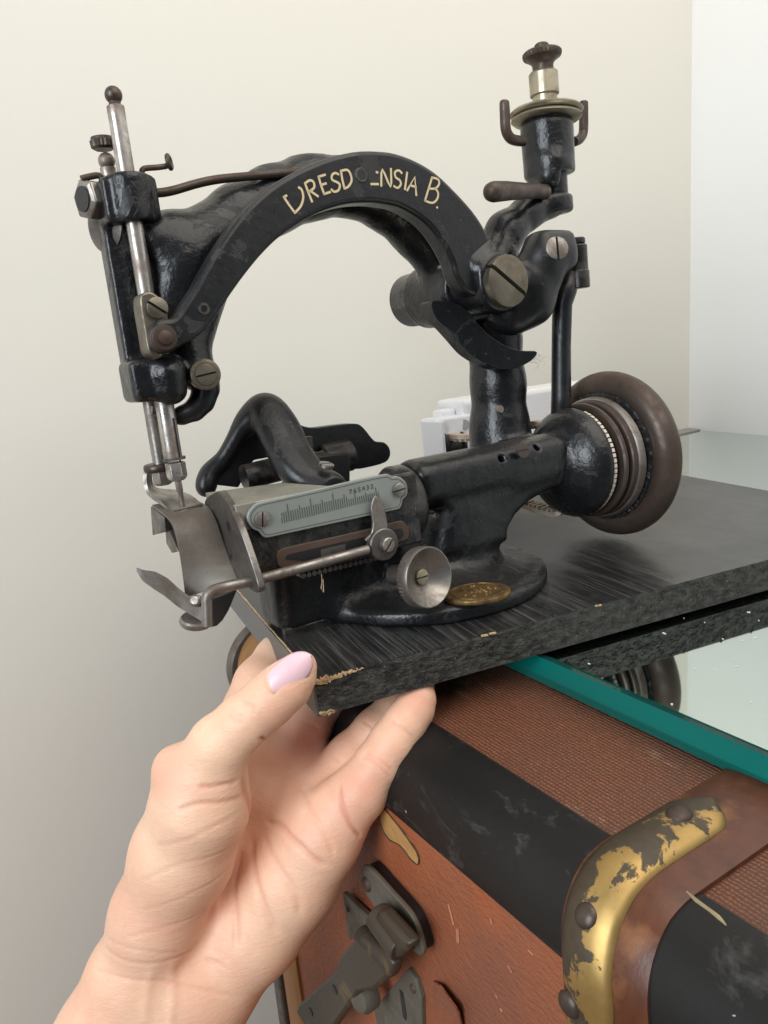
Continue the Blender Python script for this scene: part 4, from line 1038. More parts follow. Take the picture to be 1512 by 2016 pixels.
# presser foot: upright, toe plate and needle eye
def sheet(rows, t, mat, name, parent=sm, smooth=50):
    """thin sheet from a grid of points (rows x columns), given thickness t along its local normal"""
    G = np.array(rows, float); m, n, _ = G.shape
    du = np.gradient(G, axis=1); dv = np.gradient(G, axis=0); nr = np.cross(du, dv); nr /= np.linalg.norm(nr, axis=2, keepdims=True) + 1e-9
    V = [tuple(p) for p in G.reshape(-1, 3)] + [tuple(p) for p in (G + nr * t).reshape(-1, 3)]; Fc = []; o = m * n
    for i in range(m - 1):
        for j in range(n - 1):
            a = i * n + j; Fc += [(a, a + 1, a + n + 1, a + n), (o + a, o + a + n, o + a + n + 1, o + a + 1)]
    for j in range(n - 1):
        for a in (j, (m - 1) * n + j): Fc.append((a, a + 1, o + a + 1, o + a))
    for i in range(m - 1):
        for a in (i * n, i * n + n - 1): Fc.append((a, a + n, o + a + n, o + a))
    return mesh_obj(name, (V, Fc), mat, parent, smooth=smooth)
q0, q1 = (-25.05, 54, 60.72), (-19.79, 58, 59.82)
f0 = [(-24.16, 56, 62.92), (-24.96, 55.5, 58.91), (-25.01, 54, 56.04), (-24.45, 51, 54.39), (-23.47, 47, 53.13), (-22.72, 40, 50.17)]
f1 = [(-21.55, 60, 62.19), (-21.92, 60, 57.99), (-20.79, 58.5, 56.03), (-16.07, 56, 54.88), (-13.04, 50, 53.18), (-11.5, 44, 50.47)]
sheet([[tuple(np.array(a) * (1 - t) + np.array(b) * t) for t in np.linspace(0, 1, 5)] for a, b in zip(spline(f0, 3), spline(f1, 3))], 1.2, MAT['steel_worn'], 'presser_foot')
eye = (-19.11, 42, 50.69)
mesh_obj('foot_eye', torusish((eye[0], eye[1], eye[2] - 1), (0, 0, 1), [(0.9 * math.sin(a), 2.0 + 0.9 * math.cos(a)) for a in np.linspace(0, 2 * math.pi, 10, endpoint=False)], 24), MAT['steel_dark'], sm, smooth=180)
mesh_obj('foot_toe', prism([(-22.3, 41, 50.94), (-12.04, 41, 51.24), (-12.22, 41, 50.11), (-21.43, 41, 49.3)], (0, 1.2, 0)), MAT['steel_dark'], sm, smooth=20, bevel=0.3)

# --- cylinder bed
mesh_obj('bed_block', prism([(-8, 20.5, 26.5), (-8, 20.5, 51), (-8, 22, 51.4), (-8, 32, 47), (-8, 56, 36), (-8, 60, 24)], (64, 0, 0)), ENR, sm, smooth=25, bevel=1.0)
mesh_obj('bed_end', lathe((53.5, 34, 38.5), sx, [(0, 10), (0.2, 13.2), (1, 13.8), (5, 13.8), (7, 12.4), (8, 6)], 40), ENR, sm, smooth=35)
mesh_obj('bed_shaft', cyl((60, 34, 44), (80, 35, 44), 4.6, n=28), MAT['rod'], sm)
tp = [(-6.17, 56.09, 52), (18.05, 46.25, 52), (24, 20.3, 52), (-5.5, 20.3, 52), (-9, 20.3, 52)]
mesh_obj('top_plate', prism(tp, (0, 0, -8)), metal('top_plate_metal', (0.40, 0.385, 0.33), (0.17, 0.16, 0.13), 0.42, 0.6, met=0.7), sm, smooth=20, bevel=0.25)
# engraved scale plate
op = [(-2.49, 18.6, 51.65), (3.02, 18.6, 51.85), (13.35, 18.6, 52.13), (24.12, 18.6, 52.43), (35.36, 18.6, 52.75), (42.51, 18.6, 52.68), (44.24, 18.6, 52.38), (45.69, 18.6, 51.27), (47.47, 18.6, 51.22), (49.52, 18.6, 49.91), (50.7, 18.6, 47.98), (50.81, 18.6, 45.53), (50, 18.6, 43.94), (48.47, 18.6, 43.02), (48.1, 18.6, 41.7), (46.92, 18.6, 40.36), (45.29, 18.6, 40.17), (33.72, 18.6, 40.25), (22.46, 18.6, 40.36), (11.68, 18.6, 40.48), (2.19, 18.6, 40.56), (-1, 18.6, 40.61), (-2.38, 18.6, 41.39), (-3.3, 18.6, 43.01), (-4.8, 18.6, 43.96), (-6.02, 18.6, 45.63), (-6.33, 18.6, 47.88), (-5.58, 18.6, 49.6), (-4.26, 18.6, 50.74)]
scp = mesh_obj('scale_plate', prism(spline(op, 2, True), (0, 1.4, 0)), MAT['scale'], sm, smooth=25, bevel=0.3)
ins = []
cxp = np.mean(np.array(op), axis=0)
def inset(p, d=1.0):
    v = np.array(p) - np.array([cxp[0] + (p[0] - cxp[0]) * 0.86, 0, cxp[2]]); v[1] = 0; L = np.linalg.norm(v) + 1e-6
    q = np.array(p) - v / L * d; q[1] = 18.55; return tuple(q)
il = [inset(p) for p in spline(op, 2, True)]
tl0, tl1 = np.array((4.54, 18.5, 44.09)), np.array((39.33, 18.5, 45.11))
zup = np.array([0, 0, 1.0]); lines = [il + [il[0]]]
NT = 44
for i in range(NT + 1):
    p = tl0 + (tl1 - tl0) * i / NT
    h = (5.4 if i % 10 == 3 else (4.2 if i % 5 == 3 else 3.2)) * (1 if i < 30 else 0.72)
    lines.append([tuple(p), tuple(p + zup * h)])
mesh_obj('graduation_marks', strokes(lines, 0.2, (0, -1, 0), 0.04), MAT['mark'], scp, smooth=0)
def text(txt, pos, size, name, parent, mat, rot):
    cu = bpy.data.curves.new(name, 'FONT'); cu.body = txt; cu.size = size * S; cu.extrude = 0.00003
    o = bpy.data.objects.new(name, cu); COL.objects.link(o)
    dg = bpy.context.evaluated_depsgraph_get(); me = bpy.data.meshes.new_from_object(o.evaluated_get(dg))
    bpy.data.objects.remove(o)
    me.materials.clear(); me.materials.append(mat)
    q = bpy.data.objects.new(name, me); COL.objects.link(q); q.parent = parent
    q.location = (Vector(pos) - Vector(ORG[parent.name])) * S; q.rotation_euler = rot
    return q
np0 = np.array((29.06, 18.45, 48.57))
for i, ch in enumerate('765432'):
    text(ch, tuple(np.array((28.69, 18.45, 48.64)) * (1 - i / 6) + np.array((38.24, 18.45, 48.97)) * (i / 6)), 2.2, 'numeral', scp, MAT['mark'], (math.pi / 2, 0, 0))
for uv in ((-2.12, 18.5, 46.72), (47.05, 18.5, 46.75)):
    screw('plate_screw', uv, (0, -1, 0), 2.3, 1.3, scp, MAT['steel_worn'], (0.15, 0, 1) if uv[0] < 10 else (1, 0, 0.1), slotw=0.2)
# slot under the plate, with the dark carrier inside and the toothed rack
slo = [(1.61, 19.9, 32.72), (2.07, 19.9, 34.73), (4.66, 19.9, 35.94), (18.84, 19.9, 35.78), (33.86, 19.9, 35.61), (45.77, 19.9, 35.9), (48.75, 19.9, 35.29), (50.48, 19.9, 32.63), (50.16, 19.9, 30.02), (47.92, 19.9, 28.55), (29.12, 19.9, 28.9), (10.69, 19.9, 29.11), (2.58, 19.9, 30.04)]
mesh_obj('slot_rim', prism(spline(slo, 2, True), (0, 1.0, 0)), MAT['rust_brown'], sm, smooth=25, bevel=0.3)
sl2 = [(4.38, 19.6, 32.62), (5.57, 19.6, 33.65), (18.38, 19.6, 33.58), (33.39, 19.6, 33.34), (47.3, 19.6, 33.34), (48.08, 19.6, 31.4), (46.87, 19.6, 29.89), (29.15, 19.6, 30.32), (10.74, 19.6, 30.48)]
mesh_obj('slot_opening', prism(sl2, (0, 0.4, 0)), MAT['black'], sm, smooth=0)
mesh_obj('slide_carrier', prism([(16.76, 19.5, 32.79), (25.62, 19.5, 32.66), (25.3, 19.5, 30.35), (16.45, 19.5, 30.51)], (0, 0.4, 0)), MAT['steel_dark'], sm, smooth=0)
ra, rb_ = np.array((10.22, 24, 24.76)), np.array((42.77, 24, 24.22))
gs = [prism([tuple(ra), tuple(rb_), tuple(rb_ + zup * 3.4), tuple(ra + zup * 3.4)], (0, 4, 0))]
for i in range(17):
    c = ra + (rb_ - ra) * (i + 0.5) / 17; gs.append(cyl((c[0], 22.9, c[2]), (c[0], 28, c[2]), 0.85, n=8))
mesh_obj('toothed_rack', merge(*gs), MAT['steel_dark'], sm, smooth=35)
mesh_obj('loose_thread', tube([(17, 22, 24.17), (16.84, 22, 21.64), (16.18, 22, 19.57), (16.89, 22, 18.01), (17.31, 22, 22.38)], 0.16, 5), MAT['gold'], sm, smooth=0)
# pointer on its round nut
ptr = [(36.18, 16.2, 46.28), (37.18, 16.2, 46.6), (39.93, 16.2, 43.88), (39.82, 16.2, 41.52), (40.31, 16.2, 36.13), (38.8, 16.2, 33.53), (35.22, 16.2, 32.93), (32.43, 16.2, 32.18), (31.44, 16.2, 33.41), (33.93, 16.2, 34.91), (34.97, 16.2, 38.43), (34.82, 16.2, 43.19)]
mesh_obj('pointer', prism(spline(ptr, 2, True), (0, 1.3, 0)), MAT['steel_worn'], sm, smooth=25, bevel=0.3)
pn = (37.31, 15, 30.6)
mesh_obj('pointer_washer', lathe((pn[0], 17.5, pn[2]), (0, -1, 0), [(0, 5.0), (0.3, 5.4), (2.6, 5.4), (3.0, 5.0), (3.0, 2)], 40), MAT['steel_dark'], sm, smooth=35)
screw('pointer_screw', (pn[0] + 0.4, 14.6, pn[2]), (0.1, -1, 0), 2.5, 2.0, sm, MAT['steel_worn'], (0.72, 0, 0.69), slotw=0.22)
# slim gauge rod bent down at its left end
mesh_obj('gauge_rod', tube(spline([(31.1, 15, 30.28), (15.54, 15, 30), (1.35, 14.5, 29.87), (-8.79, 14, 29.9), (-18.57, 13, 30.52), (-22.14, 12.5, 30.45), (-23.93, 12.3, 29.13), (-24.4, 12.3, 26.2), (-25.12, 12.3, 20.72)], 5), 1.62, 16), MAT['steel_worn'], sm, smooth=60)
# concave knurled thumb wheel
kw = (47.2, 5, 18.86)
axk = Vector((0.16, -1, 0.1)).normalized()
kb = Vector(kw) - axk * 5.4
tw = mesh_obj('thumb_wheel', lathe(kb, axk, [(0, 7.0), (0, 9.3), (0.6, 10.1), (1.9, 10.25), (3.4, 10.25), (4.8, 10.2), (5.3, 9.9), (5.35, 9.6), (4.4, 8.4), (3.3, 7.0), (2.3, 5.4), (1.5, 3.8), (1.1, 2.4), (1.0, 1e-4)], 96, 0.28, (2, 3, 4)), MAT['steel_worn'], sm, smooth=40)
screw('wheel_screw', kb + axk * 1.2, axk, 2.6, 1.1, tw, MAT['nickel'], (1, 0, -0.02), slotw=0.2)
mesh_obj('wheel_spindle', cyl(kb - axk * 13, kb, 3.4), MAT['steel_dark'], sm)
# half-round flange and saddle-shaped work plate at the end of the bed
fo = [(-10, 33.4, 55.21), (-10, 28.7, 55.34), (-10, 23.56, 52.72), (-10, 19.12, 48.87), (-10, 15.79, 44.68), (-10, 12.77, 39.9), (-10, 10.16, 35.27), (-10, 7.99, 30.62), (-10, 8.07, 28.29), (-10, 10.93, 26.91), (-10, 15.21, 27.27), (-10, 20.86, 27.72), (-10, 25.78, 28.37), (-10, 30.5, 32.1), (-10, 34.18, 36.45), (-10, 37.61, 41.6), (-10, 41.81, 47.41), (-10, 46.72, 49.89), (-10, 42.34, 52.7)]
fl_ = mesh_obj('half_round_flange', prism(spline(fo, 2, True), (2.2, 0, 0)), MAT['steel_dark'], sm, smooth=25, bevel=0.35)
for c in ((-10, 25.88, 45.17), (-10, 27.85, 35.19)):
    mesh_obj('flange_hole', cyl((c[0] - 0.06, c[1], c[2]), (c[0] + 0.5, c[1], c[2]), 1.5 if c[2] > 40 else 0.9), MAT['black'], fl_)
wA = [(-25, 53.59, 50.87), (-25, 43.44, 49.89), (-25, 36.18, 48.85), (-25, 32.48, 46.79), (-25, 30.85, 43.07), (-25, 30.36, 39.18), (-25, 30.35, 34.39), (-25, 30.33, 29.56), (-25, 30.9, 25.54)]
wB = [(-11, 59.9, 49.71), (-11, 45.89, 49.67), (-11, 39.35, 48.57), (-11, 35.09, 45.13), (-11, 32.39, 40.58), (-11, 29.57, 36.44), (-11, 26.23, 32.61), (-11, 23.39, 29.89), (-11, 21.36, 28.51)]
sheet([[tuple(np.array(a) * (1 - t) + np.array(b) * t) for t in np.linspace(0, 1, 6)] for a, b in zip(spline(wA, 3), spline(wB, 3))], -0.9, MAT['plate_worn'], 'work_plate')
mesh_obj('needle_plate_seam', tube([(-25, 35.88, 48.41), (-17.8, 37.98, 48.29), (-11, 39.59, 48.04)], 0.18, 6), MAT['black'], sm, smooth=0)
mesh_obj('plate_lip', prism([(-25, 56.04, 50.93), (-25, 41.59, 49.14), (-25, 42.13, 44.32), (-25, 60.02, 40.59)], (9, 2.0, 0)), MAT['steel_dark'], sm, smooth=20, bevel=0.3)
mesh_obj('plate_catch', prism([(-24, 45.99, 44.74), (-24, 41.67, 44.34), (-24, 35.5, 38.75), (-24, 43.02, 37.02), (-24, 47.92, 39.42)], (6, 1.0, 0)), MAT['steel_worn'], sm, smooth=20, bevel=0.3)
mesh_obj('bed_core', box((-12, 48, 38), (5, 9, 8)), MAT['black'], sm, smooth=20, bevel=2)
# edge guide: clamp block, pointed finger and thumb nut
mesh_obj('guide_block', prism([(-20.5, 20, 26.42), (-11.74, 20, 27.04), (-15.61, 20, 20.97), (-17.95, 20, 18.39), (-20.08, 20, 17.05), (-23.81, 20, 17.46)], (0, 8, 0)), MAT['black'], sm, smooth=25, bevel=0.8)
gf = [(-38.22, 30, 37.45), (-36.87, 29, 35.45), (-34.03, 28, 33.38), (-30.99, 27, 30.46), (-28.46, 26, 27.02), (-25.28, 24, 23.6), (-22.45, 22, 20.75)]
gz = [0.8, 2.6, 4.2, 4.6, 4.4, 4.0, 3.8]
rows = []
for (p, w) in zip(spline(gf, 4), np.interp(np.linspace(0, 1, 25), np.linspace(0, 1, 7), gz)):
    p = np.array(p); rows.append([tuple(p + np.array([0.25, 0.2, 1.0]) * (t * w * 0.6)) for t in (-1, -0.5, 0, 0.5, 1)])
sheet(rows, 0.9, MAT['steel_worn'], 'guide_finger')
mesh_obj('guide_thumb_nut', lathe((-24.65, 26, 17.63), (0.1, -0.25, 1), [(0, 2), (0.2, 4.6), (0.8, 5.0), (1.8, 5.0), (2.4, 4.4), (2.5, 2)], 40, 0.2, (2, 3)), MAT['steel_worn'], sm, smooth=35)
mesh_obj('guide_screw', lathe((-23.75, 24, 25.27), (-0.4, -0.6, 0.3), [(0, 1.8), (2, 1.8), (2.6, 1.2)], 16), MAT['steel_worn'], sm, smooth=35)

# --- looper guard behind the bed
F8 = Field((-14, 38, 36), (84, 92, 86), 0.8)
def spath(F, pr, k, m=5):
    P = spline([p for p, r in pr], m); R = np.interp(np.linspace(0, 1, len(P)), np.linspace(0, 1, len(pr)), [r for p, r in pr])
    F.path([(p, float(r)) for p, r in zip(P, R)], k)
for du in (-3.4, 0, 3.4):
    q = np.array([du, 0, -abs(du) * 0.25])
    spath(F8, [(np.array(p) + q * w, r) for p, r, w in (((18.9, 71, 71.28), 3.0, 0.3), ((24.46, 69, 76.5), 4.2, 0.5), ((26, 63, 70.45), 3.8, 1.0), ((26.36, 57, 62.52), 3.6, 1.0), ((27.05, 51, 56.19), 3.6, 1.0), ((29.33, 46, 51.45), 3.6, 0.8), ((34.33, 41, 48.27), 3.2, 0.3))], 2.5)
spath(F8, [((24.99, 69, 76.06), 4.4), ((18.73, 72, 72.78), 3.0), ((13.31, 74, 66.03), 2.0), ((8.73, 76, 59.69), 1.9), ((2.96, 77, 55.5), 2.2), ((0.46, 76, 50.37), 2.6)], 3)
mesh_obj('looper_guard', F8.mesh(), ENF, sm, smooth=180)
mesh_obj('guard_arm', prism(spline([(37.05, 80, 73.27), (40.79, 80, 69.22), (47.38, 80, 65.9), (58.21, 80, 65.38), (67.51, 80, 64.7), (71.05, 80, 62.54), (75.61, 80, 56.4), (80.14, 80, 55.07), (82.5, 80, 51.93), (81.77, 80, 48.16), (77.28, 80, 46.32),
      (63.88, 80, 46.44), (62.31, 80, 50.7), (59.55, 80, 54.68), (44.75, 80, 56.82), (41.81, 80, 61.1), (38.09, 80, 65.64)], 3, True), (0, 6, 0)), ENF, sm, smooth=40, bevel=2.0, seg=3)
mesh_obj('guard_plate', prism([(0.19, 76, 52.3), (1.89, 76, 55.76), (8.88, 76, 60.61), (14.21, 76, 66.95), (18.97, 76, 71.93), (28.62, 76, 70.97), (32.98, 76, 57.7), (20.43, 76, 57.59), (12.95, 76, 48.47)], (0, 2.5, 0)), MAT['black'], sm, smooth=20, bevel=0.6)
mesh_obj('looper_shaft', merge(cyl((11.82, 66, 53.3), (28, 66, 54.28), 4.6, n=24), cyl((39.35, 74, 63.67), (38.67, 74, 55.91), 5)), ENF, sm, smooth=35)
mesh_obj('looper_pin', cyl((38.73, 76, 52.8), (51.05, 76, 53.39), 2.7, n=20), MAT['rod'], sm, smooth=35)
mesh_obj('looper_barrel', cyl((49.95, 80, 52.1), (63.51, 80, 52.6), 6.6, n=30, ch=0.8), ENF, sm, smooth=35)
mesh_obj('looper_block', prism([(29.45, 72, 45.82), (39.45, 72, 55.89), (59.39, 72, 54.7), (57.64, 72, 41.71)], (0, 6, 0)), MAT['black'], sm, smooth=20, bevel=0.8)
gsw = (31.56, 41, 49.85)
screw('guard_screw', (gsw[0], gsw[1] - 2.5, 55.8), (0.2, -0.3, 1), 2.6, 1.2, sm, MAT['steel_worn'], (1, 0.2, 0))

# ------------------------------------------------------------------ the hand that lifts the board
hcen = (62.3, 206.99, 460.2)
FH = Field((-95, 150, 330), (170, 290, 560), 0.8) if False else None
pts_all = [(-0.12, 246.78, 363.74), (66.43, 203.92, 357.02), (137, 198.6, 490.15), (90.13, 247.04, 503.74), (42.96, 201.44, 496.38), (40.89, 186.76, 398.4), (5.84, 211.39, 409.11), (124.27, 180.97, 494.05), (83.7, 184.15, 519.3)]
lo = np.min(np.array(pts_all), axis=0) - 14; hi = np.max(np.array(pts_all), axis=0) + 14
FH = Field(lo, hi, 0.75)
# forearm and wrist
FH.path([((8.89, 227.89, 359.31), 17), ((20.6, 227.61, 391.96), 16.5), ((30.85, 224.96, 413.18), 15)], 10)
FH.path([((22, 221.3, 356.02), 18), ((35.07, 220.22, 388.78), 17.5), ((42.99, 219.11, 410.41), 15.5)], 10)
FH.path([((26.32, 220.37, 353.61), 17), ((38.45, 219.5, 385.11), 15), ((51.07, 215.65, 407.24), 14)], 10)
# heel of the hand: thenar on the left, hypothenar on the right, palm between and behind
FH.path([((32.05, 225.17, 412.29), 14), ((41, 220.26, 435.46), 14), ((49.81, 213.73, 456.91), 14.8), ((56.09, 208.69, 473.9), 13.8), ((59.26, 206.73, 482.34), 11)], 5)
FH.path([((53.92, 215.27, 407.79), 13), ((67.11, 210.65, 422.13), 12.8), ((79.8, 205.32, 437.11), 12), ((90.1, 200.73, 451.65), 10.8), ((96.8, 197.56, 461.32), 9.2)], 9)
FH.path([((58.5, 223.32, 411.98), 13), ((74.04, 225.15, 426.46), 13), ((89.22, 224.35, 443.62), 11.5)], 10)
FH.path([((46.43, 220.85, 406.97), 15), ((61.4, 226.27, 424.32), 13), ((78.6, 231.24, 440.66), 10), ((91.82, 231.85, 458.52), 9)], 8)
FH.path([((54.9, 219.76, 408.71), 13.5), ((75.3, 222.23, 431.65), 11.5), ((93.17, 222.73, 450.65), 9.5), ((101.74, 218.03, 461.1), 8.5)], 8)
FH.path([((60.89, 229.13, 450.1), 11), ((75.14, 233.61, 462.6), 10), ((84.2, 234.39, 472.13), 9.2)], 8)
FH.path([((87.85, 220.09, 455.33), 10), ((90.56, 211.25, 449.28), 11), ((82.99, 211.6, 436.35), 12), ((70.9, 215.69, 420.44), 12.5)], 10)
# thumb
FH.cone((51.43, 212.54, 485.78), (53.02, 210.75, 482.97), 6.6, 7.5, 5)
FH.path([((55.82, 208.32, 480.48), 10.3), ((62.76, 203.88, 492.55), 8.5), ((69.31, 199.95, 499.24), 7.6)], 3.5)
FH.path([((69.31, 199.95, 499.24), 7.6), ((76.77, 196.42, 505.05), 7.4), ((82.07, 194.29, 508.98), 6.9), ((85.59, 193.38, 512.11), 5.0), ((87.66, 193.07, 514.24), 2.8)], 2.5)
# index finger, going up behind the end of the board
FH.path([((83.89, 233.52, 472.64), 9.0), ((85.42, 237.63, 481.86), 8.8), ((91.27, 240.95, 489.13), 8.4)], 4)
FH.path([((91.27, 240.95, 489.13), 8.3), ((101.53, 245.66, 493.88), 7.8), ((113.83, 247.83, 498.35), 7.0)], 3)
# middle finger, bent away under the board
FH.path([((92.28, 226.65, 466.66), 9.0), ((102.02, 228.95, 474.53), 8.2), ((111.47, 231.88, 479.75), 7.8)], 4)
FH.path([((111.47, 231.88, 479.75), 7.8), ((125.81, 233.97, 484.1), 7.2)], 3)
# ring finger
FH.path([((98.56, 210.4, 461.38), 8.4), ((107.43, 209.32, 468.25), 7.7), ((116.66, 206.92, 475.5), 7.3)], 3)
FH.path([((116.66, 206.92, 475.5), 7.3), ((126.07, 206.42, 481.28), 6.9), ((134, 206.62, 486.36), 6.2)], 2.5)
# little finger, nearest to the camera
FH.path([((95.71, 196.84, 458.56), 8.8), ((101.58, 194.12, 465.9), 8.4), ((107.9, 192.43, 473.57), 7.3)], 3)
FH.path([((107.9, 192.43, 473.57), 7.3), ((113.43, 191.87, 479.28), 7.0), ((118.68, 191.82, 484.05), 6.6)], 2)
FH.path([((118.68, 191.82, 484.05), 6.6), ((123.3, 192.37, 487.47), 6.2), ((126.84, 193.37, 490.12), 4.6), ((128.9, 194.37, 491.71), 2.4)], 2)
HV, HF = FH.mesh()
HV = np.asarray(HV, float)
# creases of the palm, thumb and fingers, cut into the surface
bvh = BVHTree.FromPolygons([Vector(p) for p in HV], HF)
fv = np.zeros((len(HV), 3))
F4 = np.array([f for f in HF if len(f) == 4])
nq = np.cross(HV[F4[:, 2]] - HV[F4[:, 0]], HV[F4[:, 3]] - HV[F4[:, 1]])
for k in range(4): np.add.at(fv, F4[:, k], nq)
fv /= np.linalg.norm(fv, axis=1, keepdims=True) + 1e-9
if np.mean(np.sum(fv * (HV - HV.mean(0)), axis=1)) < 0: fv = -fv
flush = np.zeros(len(HV))
def snap(line):
    out = []
    for p in spline(line, 5):
        q = bvh.find_nearest(Vector(p))[0]; out.append(np.array(q))
    return out
def crease(line, depth, width, red=0.0, rise=0.08):
    """groove with softly raised lips along a line lying on the skin"""
    depth *= 0.75; width *= 0.72
    P = snap(line); n = len(P)
    best = np.full(len(HV), 1e9); tt = np.zeros(len(HV))
    for i in range(n - 1):
        a, b = P[i], P[i + 1]; ab = b - a; L = ab @ ab + 1e-9
        t = np.clip((HV - a) @ ab / L, 0, 1); d = np.linalg.norm(HV - a - t[:, None] * ab, axis=1)
        m = d < best; best[m] = d[m]; tt[m] = (i + t[m]) / (n - 1)
    fade = np.clip(np.minimum(tt, 1 - tt) * 6 + 0.25, 0, 1)
    g = -depth * np.exp(-(best / width) ** 2) + depth * rise * np.exp(-((best - width * 2.2) / (width * 1.2)) ** 2)
    HV[:] = HV + fv * (g * fade)[:, None]
    flush[:] = np.maximum(flush, red * np.exp(-(best / (width * 1.6)) ** 2) * fade)
def blush(c, r, a):
    d = np.linalg.norm(HV - np.array(c), axis=1); flush[:] = np.maximum(flush, a * np.exp(-(d / r) ** 2))
# thenar crease and palm lines
crease([(64.08, 200.86, 484.86), (63.09, 201.94, 478.07), (62.68, 205.96, 465.87), (60.57, 206.37, 454.31), (56.21, 208.17, 442.8), (50.92, 212.64, 434.37)], 1.3, 1.5, 0.5)
crease([(54.49, 199.66, 485.36), (58.49, 198.34, 485.14), (62.86, 199.11, 484.56)], 0.7, 0.8, 0.5)
crease([(49.01, 201.36, 479.55), (54.24, 198.61, 481.14), (62.82, 201.07, 478.64)], 0.6, 0.8, 0.4)
crease([(42.37, 204.88, 469.11), (50.5, 199.82, 473.15), (60.19, 200.46, 475.08)], 0.3, 0.7, 0.2)
crease([(39.16, 208.6, 458.31), (48.31, 201.27, 465.04), (59.25, 201.06, 466.73)], 0.25, 0.7, 0.1)
crease([(36.5, 209.85, 448.51), (45.97, 203.38, 454.72), (57.53, 204.2, 457.1)], 0.25, 0.7, 0.1)
crease([(33.11, 213.95, 438.69), (42.64, 207.28, 444.32), (54.27, 208.04, 446.6)], 0.25, 0.7, 0.1)
crease([(79.86, 211.59, 454.92), (83.32, 202.2, 454.89), (86.24, 191.89, 450.47)], 0.9, 1.3, 0.4)
crease([(89.29, 208.28, 463.6), (88.47, 195.61, 459.81), (87.75, 189.29, 453.08)], 0.5, 1.0, 0.3)
crease([(72.77, 214.78, 450.82), (71.91, 204.04, 441.02), (70.52, 198.34, 430.77)], 0.7, 1.6, 0.2)
crease([(68.04, 216.9, 448.09), (66.12, 209.93, 436.48), (61.59, 204.77, 425.6)], 0.8, 1.7, 0.2)
crease([(77.6, 209.59, 451.52), (76.92, 195.7, 443.77), (75.75, 191.81, 436.09)], 0.5, 1.5, 0.15)
# wrist folds
crease([(21.99, 221.41, 432.38), (32.74, 211.06, 432.01), (43.96, 204.4, 428.64), (55.16, 202.72, 421.49)], 0.45, 0.8, 0.25)
crease([(23.92, 221.11, 435.49), (34.89, 210.95, 436.25), (42.45, 207.57, 432.24)], 0.3, 0.7, 0.15)
crease([(18.54, 224.11, 425.95), (28.88, 211.63, 425.72), (40.88, 203.05, 421.53), (55.92, 199.6, 412.24)], 0.35, 0.8, 0.15)
crease([(34.66, 208.97, 428.84), (31.62, 208.38, 420.24), (29.33, 207.48, 412.16)], -0.5, 2.2, 0.0, 0)
crease([(40.33, 205.32, 428.27), (37.92, 204.33, 419.61), (35.21, 203.1, 409.48)], -0.5, 2.0, 0.0, 0)
# thumb joint folds
crease([(63.58, 196.22, 505.56), (64.88, 193.71, 503.79), (67.23, 192.19, 503.55)], 0.35, 0.6, 0.2)
crease([(67.24, 194.86, 508.68), (69.19, 192.04, 507.24), (69.69, 191.09, 504.97)], 0.35, 0.6, 0.2)
crease([(67.86, 193.66, 505.83), (66.75, 192.82, 504.71), (65.79, 193.75, 505.92)], 0.25, 0.5, 0.15)
crease([(71.2, 191.59, 497.3), (72.13, 191.73, 495.6), (73.45, 192.95, 494.24)], 0.9, 0.8, 0.6)
# finger joints
crease([(100.99, 191.23, 479.88), (103.57, 187, 479.09), (107.74, 185.05, 472.77)], 0.45, 0.7, 0.45)
crease([(102.07, 190.97, 481.3), (104.95, 186.24, 479.4), (108.92, 184.86, 474.64)], 0.35, 0.6, 0.45)
crease([(112.5, 190.04, 487.77), (114.07, 186.34, 486.67), (117.35, 185.58, 482.64)], 0.4, 0.6, 0.35)
crease([(97.45, 206.51, 474.99), (99.58, 202.13, 472.72), (101, 200.54, 470.19)], 0.4, 0.6, 0.35)
crease([(109.29, 205.53, 484.35), (111.53, 202.31, 482.14), (113.38, 200.43, 479.52)], 0.4, 0.6, 0.35)
crease([(94.31, 193.04, 471.84), (93.76, 190.81, 467.09), (94.87, 189.4, 460.31), (96.61, 189.48, 455.9)], 0.9, 0.9, 0.6)
crease([(97.23, 220.4, 480.81), (99.98, 217.17, 479.65), (102.51, 216.04, 476.93)], 0.35, 0.6, 0.3)
for c, r, a in (((122.12, 188.96, 492.04), 7, 0.55), ((98.29, 188.36, 472.49), 9, 0.4), ((103.95, 187.74, 478.25), 5, 0.3), ((48.86, 208.54, 487.42), 9, 0.4), ((77.05, 187.34, 503.5), 8, 0.3), ((96.17, 219.17, 474.23), 12, 0.75),
                ((87.77, 193.09, 457.97), 9, 0.3), ((85.49, 214.82, 465.63), 14, 0.35), ((30.99, 222.67, 439.23), 14, 0.25), ((81.19, 187.77, 509.66), 6, 0.35)):
    blush(c, r, a)
hd_root = thing('person', 'pale left hand with a pink thumbnail gripping the front corner of the wooden board', 'person', 'H', hcen)
ho = mesh_obj('left_hand', (HV, HF), MAT['skin'], hd_root, smooth=180)
ca = ho.data.attributes.new('flush', 'FLOAT', 'POINT')
vals = flush if len(flush) == len(ho.data.vertices) else np.zeros(len(ho.data.vertices))
ca.data.foreach_set('value', vals.astype(np.float32))
